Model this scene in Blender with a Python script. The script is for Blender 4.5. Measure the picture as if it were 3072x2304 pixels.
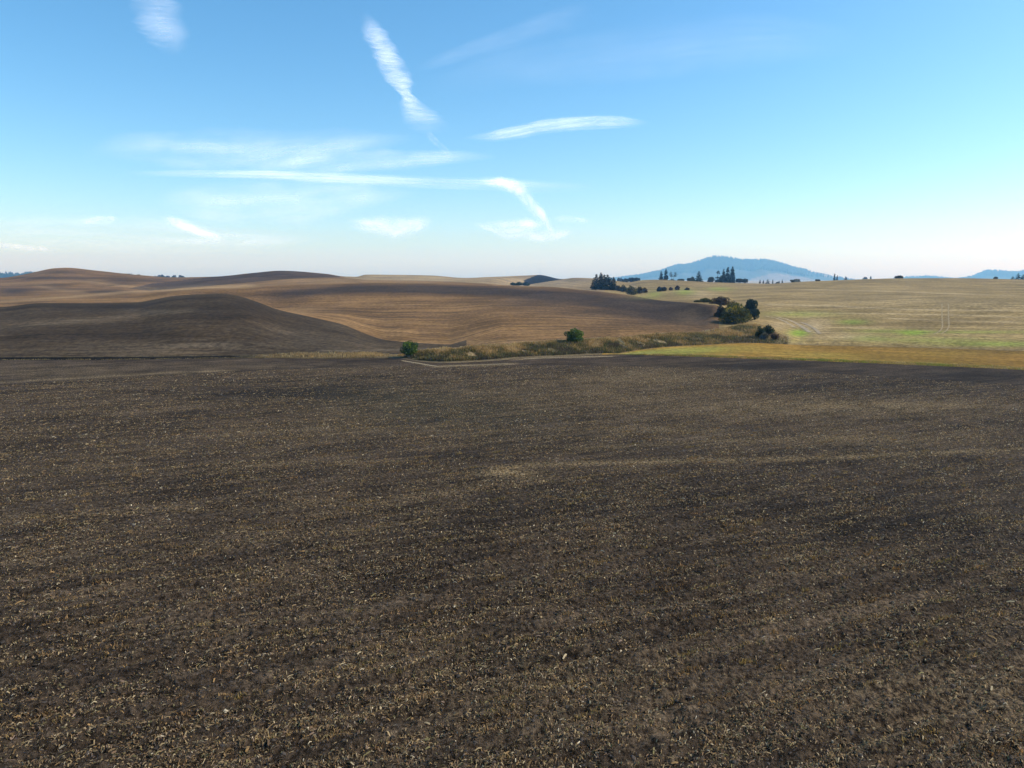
import bpy, math, random
import numpy as np
from mathutils import Vector

for o in list(bpy.data.objects):
    bpy.data.objects.remove(o, do_unlink=True)
S = bpy.context.scene
COL = S.collection
rng = np.random.default_rng(7)
random.seed(7)

# ------------------------------------------------------------------ camera
W_, H_, F_ = 1024.0, 768.0, 711.0
CAMZ = 12.0
HORIZ = 277.0
PITCH = math.atan((H_ / 2 - HORIZ) / F_)
cam = bpy.data.cameras.new('camera')
cam.sensor_width = 36.0
cam.lens = 36.0 * F_ / W_
cam.clip_start = 0.1
cam.clip_end = 400000.0
camo = bpy.data.objects.new('camera', cam)
COL.objects.link(camo)
camo.location = (0, 0, CAMZ)
camo.rotation_euler = (math.pi / 2 - PITCH, 0, 0)
S.camera = camo

# ------------------------------------------------------------------ sky and sun
SUN_EL, SUN_AZ = math.radians(41.0), math.radians(86.0)     # azimuth clockwise from +Y (view direction)
world = bpy.data.worlds.new('World')
S.world = world
world.use_nodes = True
wn = world.node_tree
wn.nodes.clear()
sky = wn.nodes.new('ShaderNodeTexSky')
sky.sky_type = 'NISHITA'
sky.sun_disc = False
sky.sun_elevation = SUN_EL
sky.sun_rotation = SUN_AZ
sky.altitude = 800.0
sky.air_density = 1.0
sky.dust_density = 1.4
sky.ozone_density = 1.5
bg = wn.nodes.new('ShaderNodeBackground')
bg.inputs['Strength'].default_value = 0.15
wo = wn.nodes.new('ShaderNodeOutputWorld')
tint = wn.nodes.new('ShaderNodeMix')
tint.data_type, tint.blend_type = 'RGBA', 'MULTIPLY'
tint.inputs[0].default_value = 1.0
tint.inputs[7].default_value = (0.95, 1.07, 1.17, 1)      # the camera's cool white balance, over the whole sky
sat = wn.nodes.new('ShaderNodeHueSaturation')
sat.inputs['Hue'].default_value = 0.487
sat.inputs['Saturation'].default_value = 1.25
wn.links.new(sky.outputs[0], sat.inputs['Color'])
wn.links.new(sat.outputs[0], tint.inputs[6])
wn.links.new(tint.outputs[2], bg.inputs[0])
wn.links.new(bg.outputs[0], wo.inputs[0])

sd = bpy.data.lights.new('sun', 'SUN')
sd.energy = 4.0
sd.angle = math.radians(0.53)
sd.color = (1.0, 0.94, 0.86)
so = bpy.data.objects.new('sun', sd)
COL.objects.link(so)
sdir = Vector((math.sin(SUN_AZ) * math.cos(SUN_EL), math.cos(SUN_AZ) * math.cos(SUN_EL), math.sin(SUN_EL)))
so.rotation_euler = (-sdir).to_track_quat('-Z', 'Y').to_euler()
so.location = (100, 100, 80)

S.view_settings.view_transform = 'Standard'
S.view_settings.look = 'None'
S.view_settings.gamma = 1.0
S.view_settings.exposure = 0.25
S.view_settings.use_curve_mapping = False
S.cycles.max_bounces = 6
S.cycles.transparent_max_bounces = 16
S.cycles.volume_bounces = 2

# ------------------------------------------------------------------ helpers
CP, SP = math.cos(PITCH), math.sin(PITCH)


def ray(px, py):
    """pixel of the 1024x768 picture -> (azimuth, tan of elevation)"""
    xc = (np.asarray(px, float) - W_ / 2) / F_
    yc = (H_ / 2 - np.asarray(py, float)) / F_
    fw = CP + SP * yc
    up = -SP + CP * yc
    return np.arctan2(xc, fw), up / np.hypot(xc, fw)


def project(x, y, z):
    x, y, z = np.asarray(x, float), np.asarray(y, float), np.asarray(z, float) - CAMZ
    d = np.maximum(y * CP - z * SP, 1e-3)
    v = y * SP + z * CP
    return W_ / 2 + F_ * x / d, H_ / 2 - F_ * v / d


def pchip_slopes(X, Y):
    """Fritsch-Carlson slopes along axis 0"""
    h = np.diff(X, axis=0)
    d = np.diff(Y, axis=0) / h
    m = np.zeros_like(Y)
    w1 = 2 * h[1:] + h[:-1]
    w2 = h[1:] + 2 * h[:-1]
    ok = (d[1:] * d[:-1]) > 0
    den = np.where(ok, w1 / np.where(ok, d[:-1], 1) + w2 / np.where(ok, d[1:], 1), 1)
    m[1:-1] = np.where(ok, (w1 + w2) / den, 0)
    m[0], m[-1] = d[0], d[-1]
    return m


def pchip1(x, xp, yp):
    xp, yp = np.asarray(xp, float), np.asarray(yp, float)
    m = pchip_slopes(xp[:, None], yp[:, None])[:, 0]
    xc = np.clip(x, xp[0], xp[-1])
    i = np.clip(np.searchsorted(xp, xc) - 1, 0, len(xp) - 2)
    h = xp[i + 1] - xp[i]
    t = (xc - xp[i]) / h
    return ((2 * t**3 - 3 * t**2 + 1) * yp[i] + (t**3 - 2 * t**2 + t) * h * m[i]
            + (-2 * t**3 + 3 * t**2) * yp[i + 1] + (t**3 - t**2) * h * m[i + 1])


def vnoise(x, y, seed=0):
    """value noise in 0..1"""
    xi, yi = np.floor(x).astype(np.int64), np.floor(y).astype(np.int64)
    fx, fy = x - xi, y - yi
    fx, fy = fx * fx * (3 - 2 * fx), fy * fy * (3 - 2 * fy)

    def h(a, b):
        n = (a * 374761393 + b * 668265263 + seed * 1442695041) & 0xFFFFFFFF
        n = ((n ^ (n >> 13)) * 1274126177) & 0xFFFFFFFF
        return ((n ^ (n >> 16)) & 0xFFFF) / 65535.0
    a, b, c, d = h(xi, yi), h(xi + 1, yi), h(xi, yi + 1), h(xi + 1, yi + 1)
    return (a * (1 - fx) + b * fx) * (1 - fy) + (c * (1 - fx) + d * fx) * fy


def fbm(x, y, seed=0, n=3):
    s, a, t = 0, 1.0, 0
    for k in range(n):
        s = s + a * vnoise(x * 2**k, y * 2**k, seed + k)
        t += a
        a *= 0.5
    return s / t


def mesh_from(name, verts, faces, smooth=False):
    """faces: (n,3) or (n,4) array"""
    verts = np.asarray(verts, np.float32)
    faces = np.asarray(faces, np.int32)
    k = faces.shape[1]
    me = bpy.data.meshes.new(name)
    me.vertices.add(len(verts))
    me.vertices.foreach_set('co', verts.ravel())
    me.loops.add(faces.size)
    me.loops.foreach_set('vertex_index', faces.ravel())
    me.polygons.add(len(faces))
    me.polygons.foreach_set('loop_start', np.arange(0, faces.size, k, dtype=np.int32))
    if smooth:
        me.polygons.foreach_set('use_smooth', np.ones(len(faces), bool))
    me.update(calc_edges=True)
    me.validate()
    return me


def add_attr(me, name, kind, data):
    a = me.attributes.new(name, kind, 'POINT')
    key = {'FLOAT': 'value', 'FLOAT_VECTOR': 'vector', 'FLOAT_COLOR': 'color'}[kind]
    a.data.foreach_set(key, np.asarray(data, np.float32).ravel())


def link(name, me, mat=None, parent=None, label=None, cat=None, group=None, kind=None):
    o = bpy.data.objects.new(name, me)
    COL.objects.link(o)
    if mat is not None and me is not None:
        if len(me.materials) == 0:
            me.materials.append(mat)
    if parent:
        o.parent = parent
    for k, v in (('label', label), ('category', cat), ('group', group), ('kind', kind)):
        if v:
            o[k] = v
    return o


# ------------------------------------------------------------------ material helpers
class NT:
    def __init__(self, name):
        self.m = bpy.data.materials.new(name)
        self.m.use_nodes = True
        self.t = self.m.node_tree
        self.t.nodes.clear()
        self.out = self.n('ShaderNodeOutputMaterial')

    def n(self, typ, **kw):
        nd = self.t.nodes.new(typ)
        for k, v in kw.items():
            setattr(nd, k, v)
        return nd

    def l(self, a, b):
        self.t.links.new(a, b)

    def put(self, sock, v):
        if hasattr(v, 'is_linked') or isinstance(v, bpy.types.NodeSocket):
            self.l(v, sock)
        else:
            if isinstance(v, tuple) and len(v) == 3 and sock.type == 'RGBA':
                v = (*v, 1.0)
            sock.default_value = v

    def attr(self, name, out='Fac'):
        a = self.n('ShaderNodeAttribute')
        a.attribute_name = name
        return a.outputs[out]

    def math(self, op, a, b=0.0, clamp=False):
        m = self.n('ShaderNodeMath', operation=op, use_clamp=clamp)
        self.put(m.inputs[0], a)
        self.put(m.inputs[1], b)
        return m.outputs[0]

    def mix(self, f, a, b, blend='MIX'):
        m = self.n('ShaderNodeMix', data_type='RGBA', blend_type=blend)
        m.clamp_factor = True
        self.put(m.inputs[0], f)
        self.put(m.inputs[6], a)
        self.put(m.inputs[7], b)
        return m.outputs[2]

    def noise(self, vec, scale, detail=3.0, rough=0.6, dist=0.0):
        t = self.n('ShaderNodeTexNoise')
        self.l(vec, t.inputs['Vector'])
        t.inputs['Scale'].default_value = scale
        t.inputs['Detail'].default_value = detail
        t.inputs['Roughness'].default_value = rough
        t.inputs['Distortion'].default_value = dist
        return t.outputs['Fac']

    def mapping(self, vec, scale=(1, 1, 1), rot=(0, 0, 0), loc=(0, 0, 0)):
        t = self.n('ShaderNodeMapping')
        self.l(vec, t.inputs['Vector'])
        t.inputs['Scale'].default_value = scale
        t.inputs['Rotation'].default_value = rot
        t.inputs['Location'].default_value = loc
        return t.outputs[0]

    def ramp(self, f, lo, hi):
        t = self.n('ShaderNodeMapRange')
        t.clamp = True
        t.interpolation_type = 'SMOOTHSTEP'
        self.put(t.inputs[0], f)
        t.inputs[1].default_value = lo
        t.inputs[2].default_value = hi
        return t.outputs[0]


def field_material(name, base, alt, streak, dark, pale, green, su=0.012, sv=0.22, streak_amt=0.5,
                   bump=0.25, rot=0.0, fine=1.2, patch=0.035, grain=0.7):
    """ground of one field: base/alt soil or stubble colours in patches, narrow streaks along the
    working direction (attribute fuv, metres), and residue, bare soil, painted shade or crop where the masks say"""
    N = NT(name)
    uv = N.attr('fuv', 'Vector')
    geo = N.n('ShaderNodeNewGeometry')
    pos = geo.outputs['Position']
    p1 = N.noise(N.mapping(uv, (su * 1.5, sv * 0.25, 1), (0, 0, rot)), 1.0, 5, 0.65, 1.0)
    p2 = N.noise(N.mapping(uv, (su, sv, 1), (0, 0, rot), (31, 7, 0)), 1.0, 6, 0.7, 1.3)
    p3 = N.noise(N.mapping(uv, (su * 6, sv * 4, 1), (0, 0, rot), (3, 71, 0)), 1.0, 4, 0.7, 0.8)
    pw = N.noise(pos, patch, 5, 0.7, 0.5)
    pf = N.noise(pos, fine, 5, 0.7)
    c = N.mix(N.ramp(p1, 0.35, 0.68), base, alt)
    c = N.mix(N.math('MULTIPLY', N.ramp(p2, 0.50, 0.64), streak_amt), c, streak)
    c = N.mix(N.math('MULTIPLY', N.ramp(p2, 0.48, 0.34), streak_amt), c, dark)
    dm = N.math('MULTIPLY', N.attr('mdark'), N.ramp(p3, 0.10, 0.5))
    c = N.mix(dm, c, dark)
    pm = N.math('MULTIPLY', N.math('MULTIPLY', N.attr('mpale'), N.ramp(p3, 0.25, 0.6)), N.ramp(pf, 0.40, 0.60) if grain > 1.2 else 0.8)
    c = N.mix(pm, c, pale)
    gm = N.math('MULTIPLY', N.attr('mgreen'), N.ramp(p3, 0.15, 0.5))
    c = N.mix(gm, c, green)
    v = N.math('ADD', N.math('MULTIPLY', N.ramp(pf, 0.34, 0.66), grain), 1 - grain * 0.5)
    v2 = N.math('ADD', N.math('MULTIPLY', N.ramp(p3, 0.25, 0.75), 0.5), 0.75)
    hs = N.n('ShaderNodeVectorMath', operation='SCALE')
    N.l(c, hs.inputs[0])
    v3 = N.math('ADD', N.math('MULTIPLY', N.ramp(pw, 0.3, 0.7), 0.55), 0.72)
    N.l(N.math('MULTIPLY', N.math('MULTIPLY', v, v2), v3), hs.inputs['Scale'])
    b = N.n('ShaderNodeBsdfPrincipled')
    N.l(hs.outputs[0], b.inputs['Base Color'])
    b.inputs['Roughness'].default_value = 0.95
    b.inputs['Specular IOR Level'].default_value = 0.03
    bp = N.n('ShaderNodeBump')
    bp.inputs['Strength'].default_value = bump
    bp.inputs['Distance'].default_value = 0.5
    N.l(N.math('ADD', pf, N.math('MULTIPLY', p3, 0.6)), bp.inputs['Height'])
    N.l(bp.outputs[0], b.inputs['Normal'])
    N.l(b.outputs[0], N.out.inputs[0])
    return N.m


def leaf_material(name, transl=0.35):
    """leaves and straw: colour from the piece, some light passes through"""
    N = NT(name)
    c = N.attr('col', 'Color')
    d = N.n('ShaderNodeBsdfPrincipled')
    N.l(c, d.inputs['Base Color'])
    d.inputs['Roughness'].default_value = 0.8
    d.inputs['Specular IOR Level'].default_value = 0.08 if transl == 0 else 0.2
    if transl > 0:
        t = N.n('ShaderNodeBsdfTranslucent')
        hs = N.n('ShaderNodeHueSaturation')
        hs.inputs['Saturation'].default_value = 1.15
        hs.inputs['Value'].default_value = 1.5
        N.l(c, hs.inputs['Color'])
        N.l(hs.outputs[0], t.inputs['Color'])
        m = N.n('ShaderNodeMixShader')
        m.inputs[0].default_value = transl
        N.l(d.outputs[0], m.inputs[1])
        N.l(t.outputs[0], m.inputs[2])
        N.l(m.outputs[0], N.out.inputs[0])
    else:
        N.l(d.outputs[0], N.out.inputs[0])
    return N.m


def plain_material(name, col, rough=0.8, scale=8.0, var=0.35):
    N = NT(name)
    tc = N.n('ShaderNodeTexCoord')
    f = N.noise(tc.outputs['Object'], scale, 4)
    c = N.mix(f, tuple(x * (1 - var) for x in col), tuple(x * (1 + var) for x in col))
    b = N.n('ShaderNodeBsdfPrincipled')
    N.l(c, b.inputs['Base Color'])
    b.inputs['Roughness'].default_value = rough
    b.inputs['Specular IOR Level'].default_value = 0.2
    N.l(b.outputs[0], N.out.inputs[0])
    return N.m


# ------------------------------------------------------------------ the lie of the land
# The land is one height field in polar coordinates round the foot of the camera: ridge and field-edge
# lines, each with its own distance, and the ground between them.
d2 = math.radians
AZ = np.unique(np.concatenate([np.linspace(-math.pi, d2(-43), 60), np.arange(d2(-43), d2(43), d2(0.115)),
                               np.linspace(d2(43), math.pi, 60)]))
NC = len(AZ)


def line_r(pts):            # (px, py, r): distance known, height follows
    p = np.array(pts, float)
    a, te = ray(p[:, 0], p[:, 1])
    z = CAMZ + p[:, 2] * te
    return pchip1(AZ, a, p[:, 2]), pchip1(AZ, a, z)


def line_z(pts, z):         # (px, py) on level ground z: distance follows
    p = np.array(pts, float)
    a, te = ray(p[:, 0], p[:, 1])
    r = (z - CAMZ) / te
    return pchip1(AZ, a, r), np.full(NC, float(z))


def az_of(px, py=320.0):
    return float(ray(px, py)[0])


def along(pts, py=345.0):   # (px, value)
    p = np.array(pts, float)
    return pchip1(AZ, ray(p[:, 0], np.full(len(p), py))[0], p[:, 1])


A_r, A_z = line_z([(-200, 364), (0, 360), (120, 359.5), (250, 358), (330, 358.5), (395, 358), (420, 361.5), (445, 363),
                   (500, 360.5), (516, 358.8), (560, 356.7), (615, 354.5), (660, 355.5), (760, 359), (1024, 370), (1250, 379)], 0.0)
Br_r, Br_z = line_z([(-200, 340), (560, 355), (615, 353.6), (640, 350), (667, 347), (704, 345), (756, 343), (780, 344), (800, 345),
                     (891, 347), (1024, 351), (1250, 358)], 0.12)
wr = np.clip((AZ - az_of(590, 354)) / (az_of(620, 354) - az_of(590, 354)), 0, 1)
bl_z = along([(-200, -0.75), (180, -0.8), (250, -0.45), (300, 0.05), (500, 0.1)])
B_r = np.where(wr > 0, np.maximum(A_r + 0.8, (A_r + 1.2) * (1 - wr) + Br_r * wr), A_r + 1.2)
B_z = bl_z * (1 - wr) + Br_z * wr
off = along([(-200, 0.5), (250, 0.7), (300, 2.5), (400, 3), (432, 5), (487, 6), (516, 6.5), (564, 8), (600, 8), (650, 9), (667, 9.5),
             (712, 12), (725, 13), (740, 16), (753, 18), (770, 14), (787, 8), (800, 8), (1200, 8)])
C_r = B_r + off
cp = np.array([(400, 354.5), (415, 353), (432, 351), (487, 347), (516, 345), (564, 342), (600, 340), (650, 336), (667, 334.3), (700, 333),
               (712, 331), (725, 329), (740, 326), (753, 324), (765, 327), (787, 336), (800, 340)], float)
ca, ct = ray(cp[:, 0], cp[:, 1])
C_z = CAMZ + C_r * pchip1(AZ, ca, ct)
lw = np.clip((AZ - az_of(360)) / (az_of(405) - az_of(360)), 0, 1)
rw = np.clip((az_of(825) - AZ) / (az_of(825) - az_of(790)), 0, 1)
C_z = C_z * lw * rw + (1 - lw) * along([(-200, 0.3), (250, 0.3), (350, 0.35)]) + (1 - rw) * 0.5
D_r, D_z = line_r([(-200, 311, 205), (0, 307, 205), (40, 303, 205), (64, 303, 203), (100, 303, 200), (139, 302, 200), (148, 300.6, 200), (174, 296, 198),
                   (202, 294, 196), (220, 293.4, 194), (237, 295.6, 190), (256, 301.4, 184), (280, 310, 176), (314, 317.6, 164), (343, 324.5, 153),
                   (366, 333.8, 142), (384, 339.6, 133), (407, 342, 126), (440, 344, 121), (465, 345, 117)])
G_r, G_z = line_r([(-200, 301, 330), (0, 300, 330), (60, 297, 330), (139, 295, 320), (180, 290.5, 310), (210, 288.6, 305), (245, 288.4, 300),
                   (268, 286, 310), (314, 284.6, 320), (372, 283, 330), (430, 283.7, 330), (489, 285.7, 320), (548, 286.8, 300),
                   (584, 290, 280), (620, 294, 250), (667, 301, 220), (695, 303, 200), (715, 305, 185), (723, 309, 185), (735, 313, 190),
                   (760, 311, 200), (800, 307, 220), (900, 303, 230), (1024, 300, 230), (1250, 302, 230)])
dw = np.clip((AZ - az_of(450)) / (az_of(500) - az_of(450)), 0, 1)
D_r = D_r * (1 - dw) + (C_r + 0.12 * (G_r - C_r)) * dw
D_z = D_z * (1 - dw) + (C_z + 0.10 * (G_z - C_z)) * dw
D_r = np.maximum(D_r, C_r + 3)
dipE = along([(-200, 3), (60, 3), (150, 3), (220, 5), (300, 2.4), (343, 1.2), (384, 0.3), (430, 0), (900, 0)], 300)
E_r = D_r + 0.3 * (G_r - D_r)
E_z = D_z + 0.22 * (G_z - D_z) - dipE
H_r, H_z = line_r([(-200, 288, 500), (0, 290, 500), (60, 291, 490), (100, 290.3, 480), (128, 288.8, 480), (150, 290.6, 470), (208, 286, 470),
                   (256, 281.7, 480), (297, 278.6, 490), (337, 277.6, 500), (366, 279.5, 480), (430, 281, 470), (489, 284, 450), (520, 285.2, 600),
                   (530, 284.7, 650), (562, 283, 600), (593, 286, 500), (617, 289.5, 430), (640, 292, 400), (680, 291, 380), (720, 292, 380),
                   (767, 291, 380), (842, 289, 390), (1024, 289, 390), (1250, 290, 390)])
dipG = along([(-200, 0.8), (150, 0.8), (245, 1.5), (372, 1.5), (489, 2), (620, 1.5), (667, 0.8), (715, 0), (900, 0)], 290)
G2_r = G_r + np.minimum(45, 0.45 * (H_r - G_r))
G2_z = G_z + 0.4 * (H_z - G_z) - dipG
I_r, I_z = line_r([(-200, 277, 700), (0, 277.8, 700), (20, 275.2, 700), (35, 272, 700), (55, 268.2, 700), (67, 267.7, 700), (93, 270.2, 700),
                   (139, 275, 700), (174, 277.3, 700), (214, 276.6, 660), (256, 272.6, 620), (280, 270.7, 620), (326, 273.8, 640), (347, 276.7, 680),
                   (356, 276.7, 680), (366, 274.6, 640), (384, 274.7, 620), (430, 275.4, 600), (467, 277.9, 650), (500, 276.6, 760), (532, 275.2, 850),
                   (539, 274.9, 850), (562, 279, 820), (575, 277.8, 720), (593, 278.3, 690), (617, 281, 690), (628, 282.2, 690), (643, 280.1, 660),
                   (659, 279.7, 640), (687, 281, 620), (707, 282, 610), (749, 283.3, 590), (767, 283.7, 580), (800, 281.8, 560), (842, 280.1, 540),
                   (901, 278.4, 530), (952, 278.1, 520), (1024, 279.5, 520), (1250, 283, 520)])
J_r, J_z = I_r * 1.22, I_z - 9
NODES_R = [np.full(NC, 0.4), np.full(NC, 13.0), np.full(NC, 48.0), A_r, B_r, C_r, D_r, E_r, G_r, G2_r, H_r, I_r, J_r, np.full(NC, 1900.0), np.full(NC, 8700.0)]
NODES_Z = [np.zeros(NC), np.zeros(NC), np.zeros(NC), A_z, B_z, C_z, D_z, E_z, G_z, G2_z, H_z, I_z, J_z, np.full(NC, -10.0), np.full(NC, -14.0)]
for k in range(1, len(NODES_R)):
    NODES_R[k] = np.maximum(NODES_R[k], NODES_R[k - 1] + 0.25)
NR, NZ = np.array(NODES_R), np.array(NODES_Z)
NM = pchip_slopes(NR, NZ)
ROWS = [3, 190, 90, 3, 6, 36, 14, 34, 12, 26, 34, 8, 6, 6]
NAMES = 'near near near margin bank hump brown1 brown2 back1 back2 ridge over far0 far1'.split()


def hermite(k, t):
    h = NR[k + 1] - NR[k]
    r = NR[k] + t * h
    z = ((2 * t**3 - 3 * t**2 + 1) * NZ[k] + (t**3 - 2 * t**2 + t) * h * NM[k]
         + (-2 * t**3 + 3 * t**2) * NZ[k + 1] + (t**3 - t**2) * h * NM[k + 1])
    return r, z


RR, ZZ, LAY, TT = [], [], [], []
for k, n in enumerate(ROWS):
    for i in range(n + (1 if k == len(ROWS) - 1 else 0)):
        t = i / n
        if k == 1:
            t = t ** 1.55                       # closer rows near the camera
        r, z = hermite(k, t)
        RR.append(r)
        ZZ.append(z)
        LAY.append(k)
        TT.append(t)
RR, ZZ, LAY, TT = np.array(RR), np.array(ZZ), np.array(LAY), np.array(TT)
XX, YY = RR * np.sin(AZ), RR * np.cos(AZ)
ROWDIR = d2(24.0)                               # working direction of the near field, from +X


def micro(x, y, r):
    """clods, furrows and old passes of the cultivator in the near field"""
    u = x * math.cos(ROWDIR) + y * math.sin(ROWDIR)
    v = -x * math.sin(ROWDIR) + y * math.cos(ROWDIR)
    v = v + 0.006 * u * u / 4 + 0.5 * (fbm(u / 9, v / 9, 3) - 0.5)
    q = np.clip((46 - r) / 12, 0, 1) * 0.16 * np.sin(v * 2 * math.pi / 1.05) * fbm(u / 2.2, v / 1.4, 11) ** 2
    q += 0.24 * (fbm(u / 0.7, v / 0.26, 21) - 0.5) + 0.16 * (fbm(u / 0.2, v / 0.12, 31, 2) - 0.5)
    return q * np.clip((r - 3) / 6, 0, 1) * np.clip((52 - r) / 25, 0.12, 1)


near = LAY < 3
fade = np.clip((A_r[None] - RR) / 6, 0, 1)
ZZ = np.where(near[:, None], ZZ + micro(XX, YY, RR) * fade, ZZ)
und = (fbm(XX / 22, YY / 22, 5) - 0.5) * np.clip((RR - 130) / 80, 0, 1) * 0.8 + (fbm(XX / 60, YY / 60, 15) - 0.5) * np.clip((RR - 250) / 150, 0, 1) * 1.6
edge_keep = np.minimum(TT, 1 - TT)[:, None] * 4
ZZ = ZZ + np.where(LAY[:, None] >= 5, und * np.clip(edge_keep, 0, 1), 0)
bankn = (fbm(XX / 1.6, YY / 1.6, 8) - 0.5) * 0.7
ZZ = ZZ + np.where(LAY[:, None] == 4, bankn * np.clip(edge_keep, 0, 1) * (AZ > az_of(395))[None], 0)

COLAZ = AZ


def ground_hit(px, py):
    """where the line of sight through a pixel meets the land"""
    a, te = ray(px, py)
    c = int(np.clip(np.searchsorted(AZ, a), 1, NC - 1))
    f = (a - AZ[c - 1]) / (AZ[c] - AZ[c - 1])
    r = RR[:, c - 1] * (1 - f) + RR[:, c] * f
    z = ZZ[:, c - 1] * (1 - f) + ZZ[:, c] * f
    below = (CAMZ + r * te) - z
    i = np.where((below[1:] <= 0) & (below[:-1] > 0) & (r[1:] > 4))[0]
    if len(i) == 0:
        return None
    i = i[0]
    s = below[i] / (below[i] - below[i + 1])
    rr, zz = r[i] + s * (r[i + 1] - r[i]), z[i] + s * (z[i + 1] - z[i])
    return Vector((rr * math.sin(a), rr * math.cos(a), zz))


def ground_at(px, r, py=285.0):
    """land at a given distance in the direction of a pixel column"""
    a = float(ray(px, py)[0])
    c = int(np.clip(np.searchsorted(AZ, a), 1, NC - 1))
    f = (a - AZ[c - 1]) / (AZ[c] - AZ[c - 1])
    rc = RR[:, c - 1] * (1 - f) + RR[:, c] * f
    zc = ZZ[:, c - 1] * (1 - f) + ZZ[:, c] * f
    return Vector((r * math.sin(a), r * math.cos(a), float(np.interp(r, rc, zc))))


def height_xy(x, y):
    """land height for arrays of points (nearest column, linear along it)"""
    a = np.arctan2(x, y)
    r = np.hypot(x, y)
    c = np.clip(np.searchsorted(AZ, a), 0, NC - 1)
    z = np.empty_like(r)
    for cc in np.unique(c):
        s = c == cc
        z[s] = np.interp(r[s], RR[:, cc], ZZ[:, cc])
    return z


# masks of residue, bare soil, painted shade and green growth, as blobs and lines lying on the ground
PX, PY = project(XX, YY, ZZ)
front = (np.abs(AZ) < d2(60))[None] & (RR > 3)
mdark, mpale, mgreen = np.zeros_like(ZZ), np.zeros_like(ZZ), np.zeros_like(ZZ)


def blob(m, sel, px, py, sx, sy, amp):
    m[sel] += amp * np.exp(-((PX[sel] - px) / sx) ** 2 - ((PY[sel] - py) / sy) ** 2)


def stripe(m, sel, pts, s, amp):
    p = np.array(pts, float)
    y = pchip1(PX[sel], p[:, 0], p[:, 1])
    inx = np.clip(np.minimum(PX[sel] - p[0, 0], p[-1, 0] - PX[sel]) / 12, 0, 1)
    m[sel] += amp * inx * np.exp(-((PY[sel] - y) / s) ** 2)


nearm = front & near[:, None]
for a in [(500, 473, 20, 3.4, 1.3), (530, 476, 20, 6, .4), (650, 377, 80, 9, .40), (810, 408, 160, 10, .45), (660, 431, 70, 5, .40), (900, 405, 90, 3, .45),
          (600, 395, 120, 12, .22), (330, 430, 80, 6, .2), (870, 440, 120, 8, .25), (60, 372, 100, 8, .25), (250, 366, 100, 4, .2), (960, 700, 120, 60, .25), (560, 690, 160, 50, .12)]:
    blob(mpale, nearm, *a)
for p, s, amp in [([(480, 478), (500, 468), (560, 464), (700, 461), (850, 457), (1030, 449)], 2.0, .8), ([(-10, 517), (130, 513), (300, 506), (440, 493), (500, 480)], 3, .16),
                  ([(-10, 383), (60, 379), (150, 374), (240, 370)], 1.0, .45), ([(-10, 475), (200, 468), (330, 462)], 2.5, .12),
                  ([(-10, 565), (200, 548), (450, 520)], 3, .1), ([(560, 449), (760, 440), (900, 437)], 2, .35), ([(400, 360.6), (416, 363), (437, 366.6), (450, 366), (506, 364.3), (520, 363)], 0.9, 1.0),
                  ([(508, 360), (540, 357.9), (580, 357), (618, 356)], 0.8, 1.1)]:
    stripe(mpale, nearm, p, s, amp)
for a in [(760, 366, 60, 4, .7), (900, 385, 120, 10, .6), (560, 372, 40, 4, .25), (330, 390, 120, 10, .5), (620, 450, 200, 5, .3), (900, 520, 220, 40, .6), (560, 500, 120, 14, .4), (250, 395, 150, 6, .4),
          (400, 560, 150, 20, .25), (980, 375, 60, 4, .6), (480, 520, 120, 15, .3)]:
    blob(mdark, nearm, *a)
for a in [(400, 405, 90, 20, .18), (500, 420, 80, 20, .12)]:
    blob(mgreen, nearm, *a)

humpm = front & (LAY == 5)[:, None]
for a in [(200, 346, 160, 5, .55), (320, 338, 60, 8, .35), (100, 353, 140, 3, .5), (60, 322, 60, 3, .3), (270, 330, 40, 6, .25), (150, 311, 60, 2, .35)]:
    blob(mpale, humpm, *a)
stripe(mpale, humpm, [(-10, 330), (60, 322), (130, 316), (200, 309)], 2, .4)
stripe(mpale, humpm, [(310, 351.5), (400, 349.5), (460, 348)], 0.9, .8)
for a in [(110, 308, 60, 4, .7), (230, 312, 50, 8, .6), (120, 335, 80, 8, .5), (260, 303, 40, 5, .4)]:
    blob(mdark, humpm, *a)

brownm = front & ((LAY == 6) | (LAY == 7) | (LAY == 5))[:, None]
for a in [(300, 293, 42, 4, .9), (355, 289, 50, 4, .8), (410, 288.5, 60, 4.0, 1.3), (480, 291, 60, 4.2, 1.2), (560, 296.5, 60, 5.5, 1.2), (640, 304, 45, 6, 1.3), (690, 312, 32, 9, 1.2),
          (700, 326, 22, 7, .5), (345, 309, 30, 3, .35), (600, 313, 70, 6, .6), (540, 305, 90, 2, .5), (660, 318, 40, 8, .6), (620, 325, 50, 3, .4), (285, 299, 25, 4, .6), (520, 302, 60, 2, .4), (450, 322, 40, 3, .3), (10, 296, 30, 6, .9), (90, 295, 40, 3, .6)]:  # the far-left blob paints the shade of a hollow
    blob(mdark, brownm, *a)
for a in [(300, 312, 14, 4, .3), (340, 326, 20, 4, .3), (520, 342, 80, 2, .4), (690, 318, 16, 8, .25)]:
    blob(mpale, brownm, *a)
ridgem = front & ((LAY == 8) | (LAY == 9) | (LAY == 10))[:, None]
for a in [(250, 286.5, 70, 2.2, .7), (200, 290, 40, 2, .5), (330, 281, 60, 2.5, .6), (420, 280, 60, 3, .5)]:
    blob(mpale, ridgem, *a)
for p, w_, amp in [([(80, 281.5), (110, 284.5), (140, 287.5), (165, 289)], 1.1, .7), ([(-10, 302), (60, 297.5), (140, 291.5), (200, 287.8), (260, 284.8)], 1.4, .7), ([(30, 285), (60, 290), (90, 293)], 1.5, .5),
                   ([(-10, 284), (50, 283), (110, 280)], 1.0, .35)]:
    stripe(mpale, ridgem | brownm, p, w_, amp)
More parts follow.
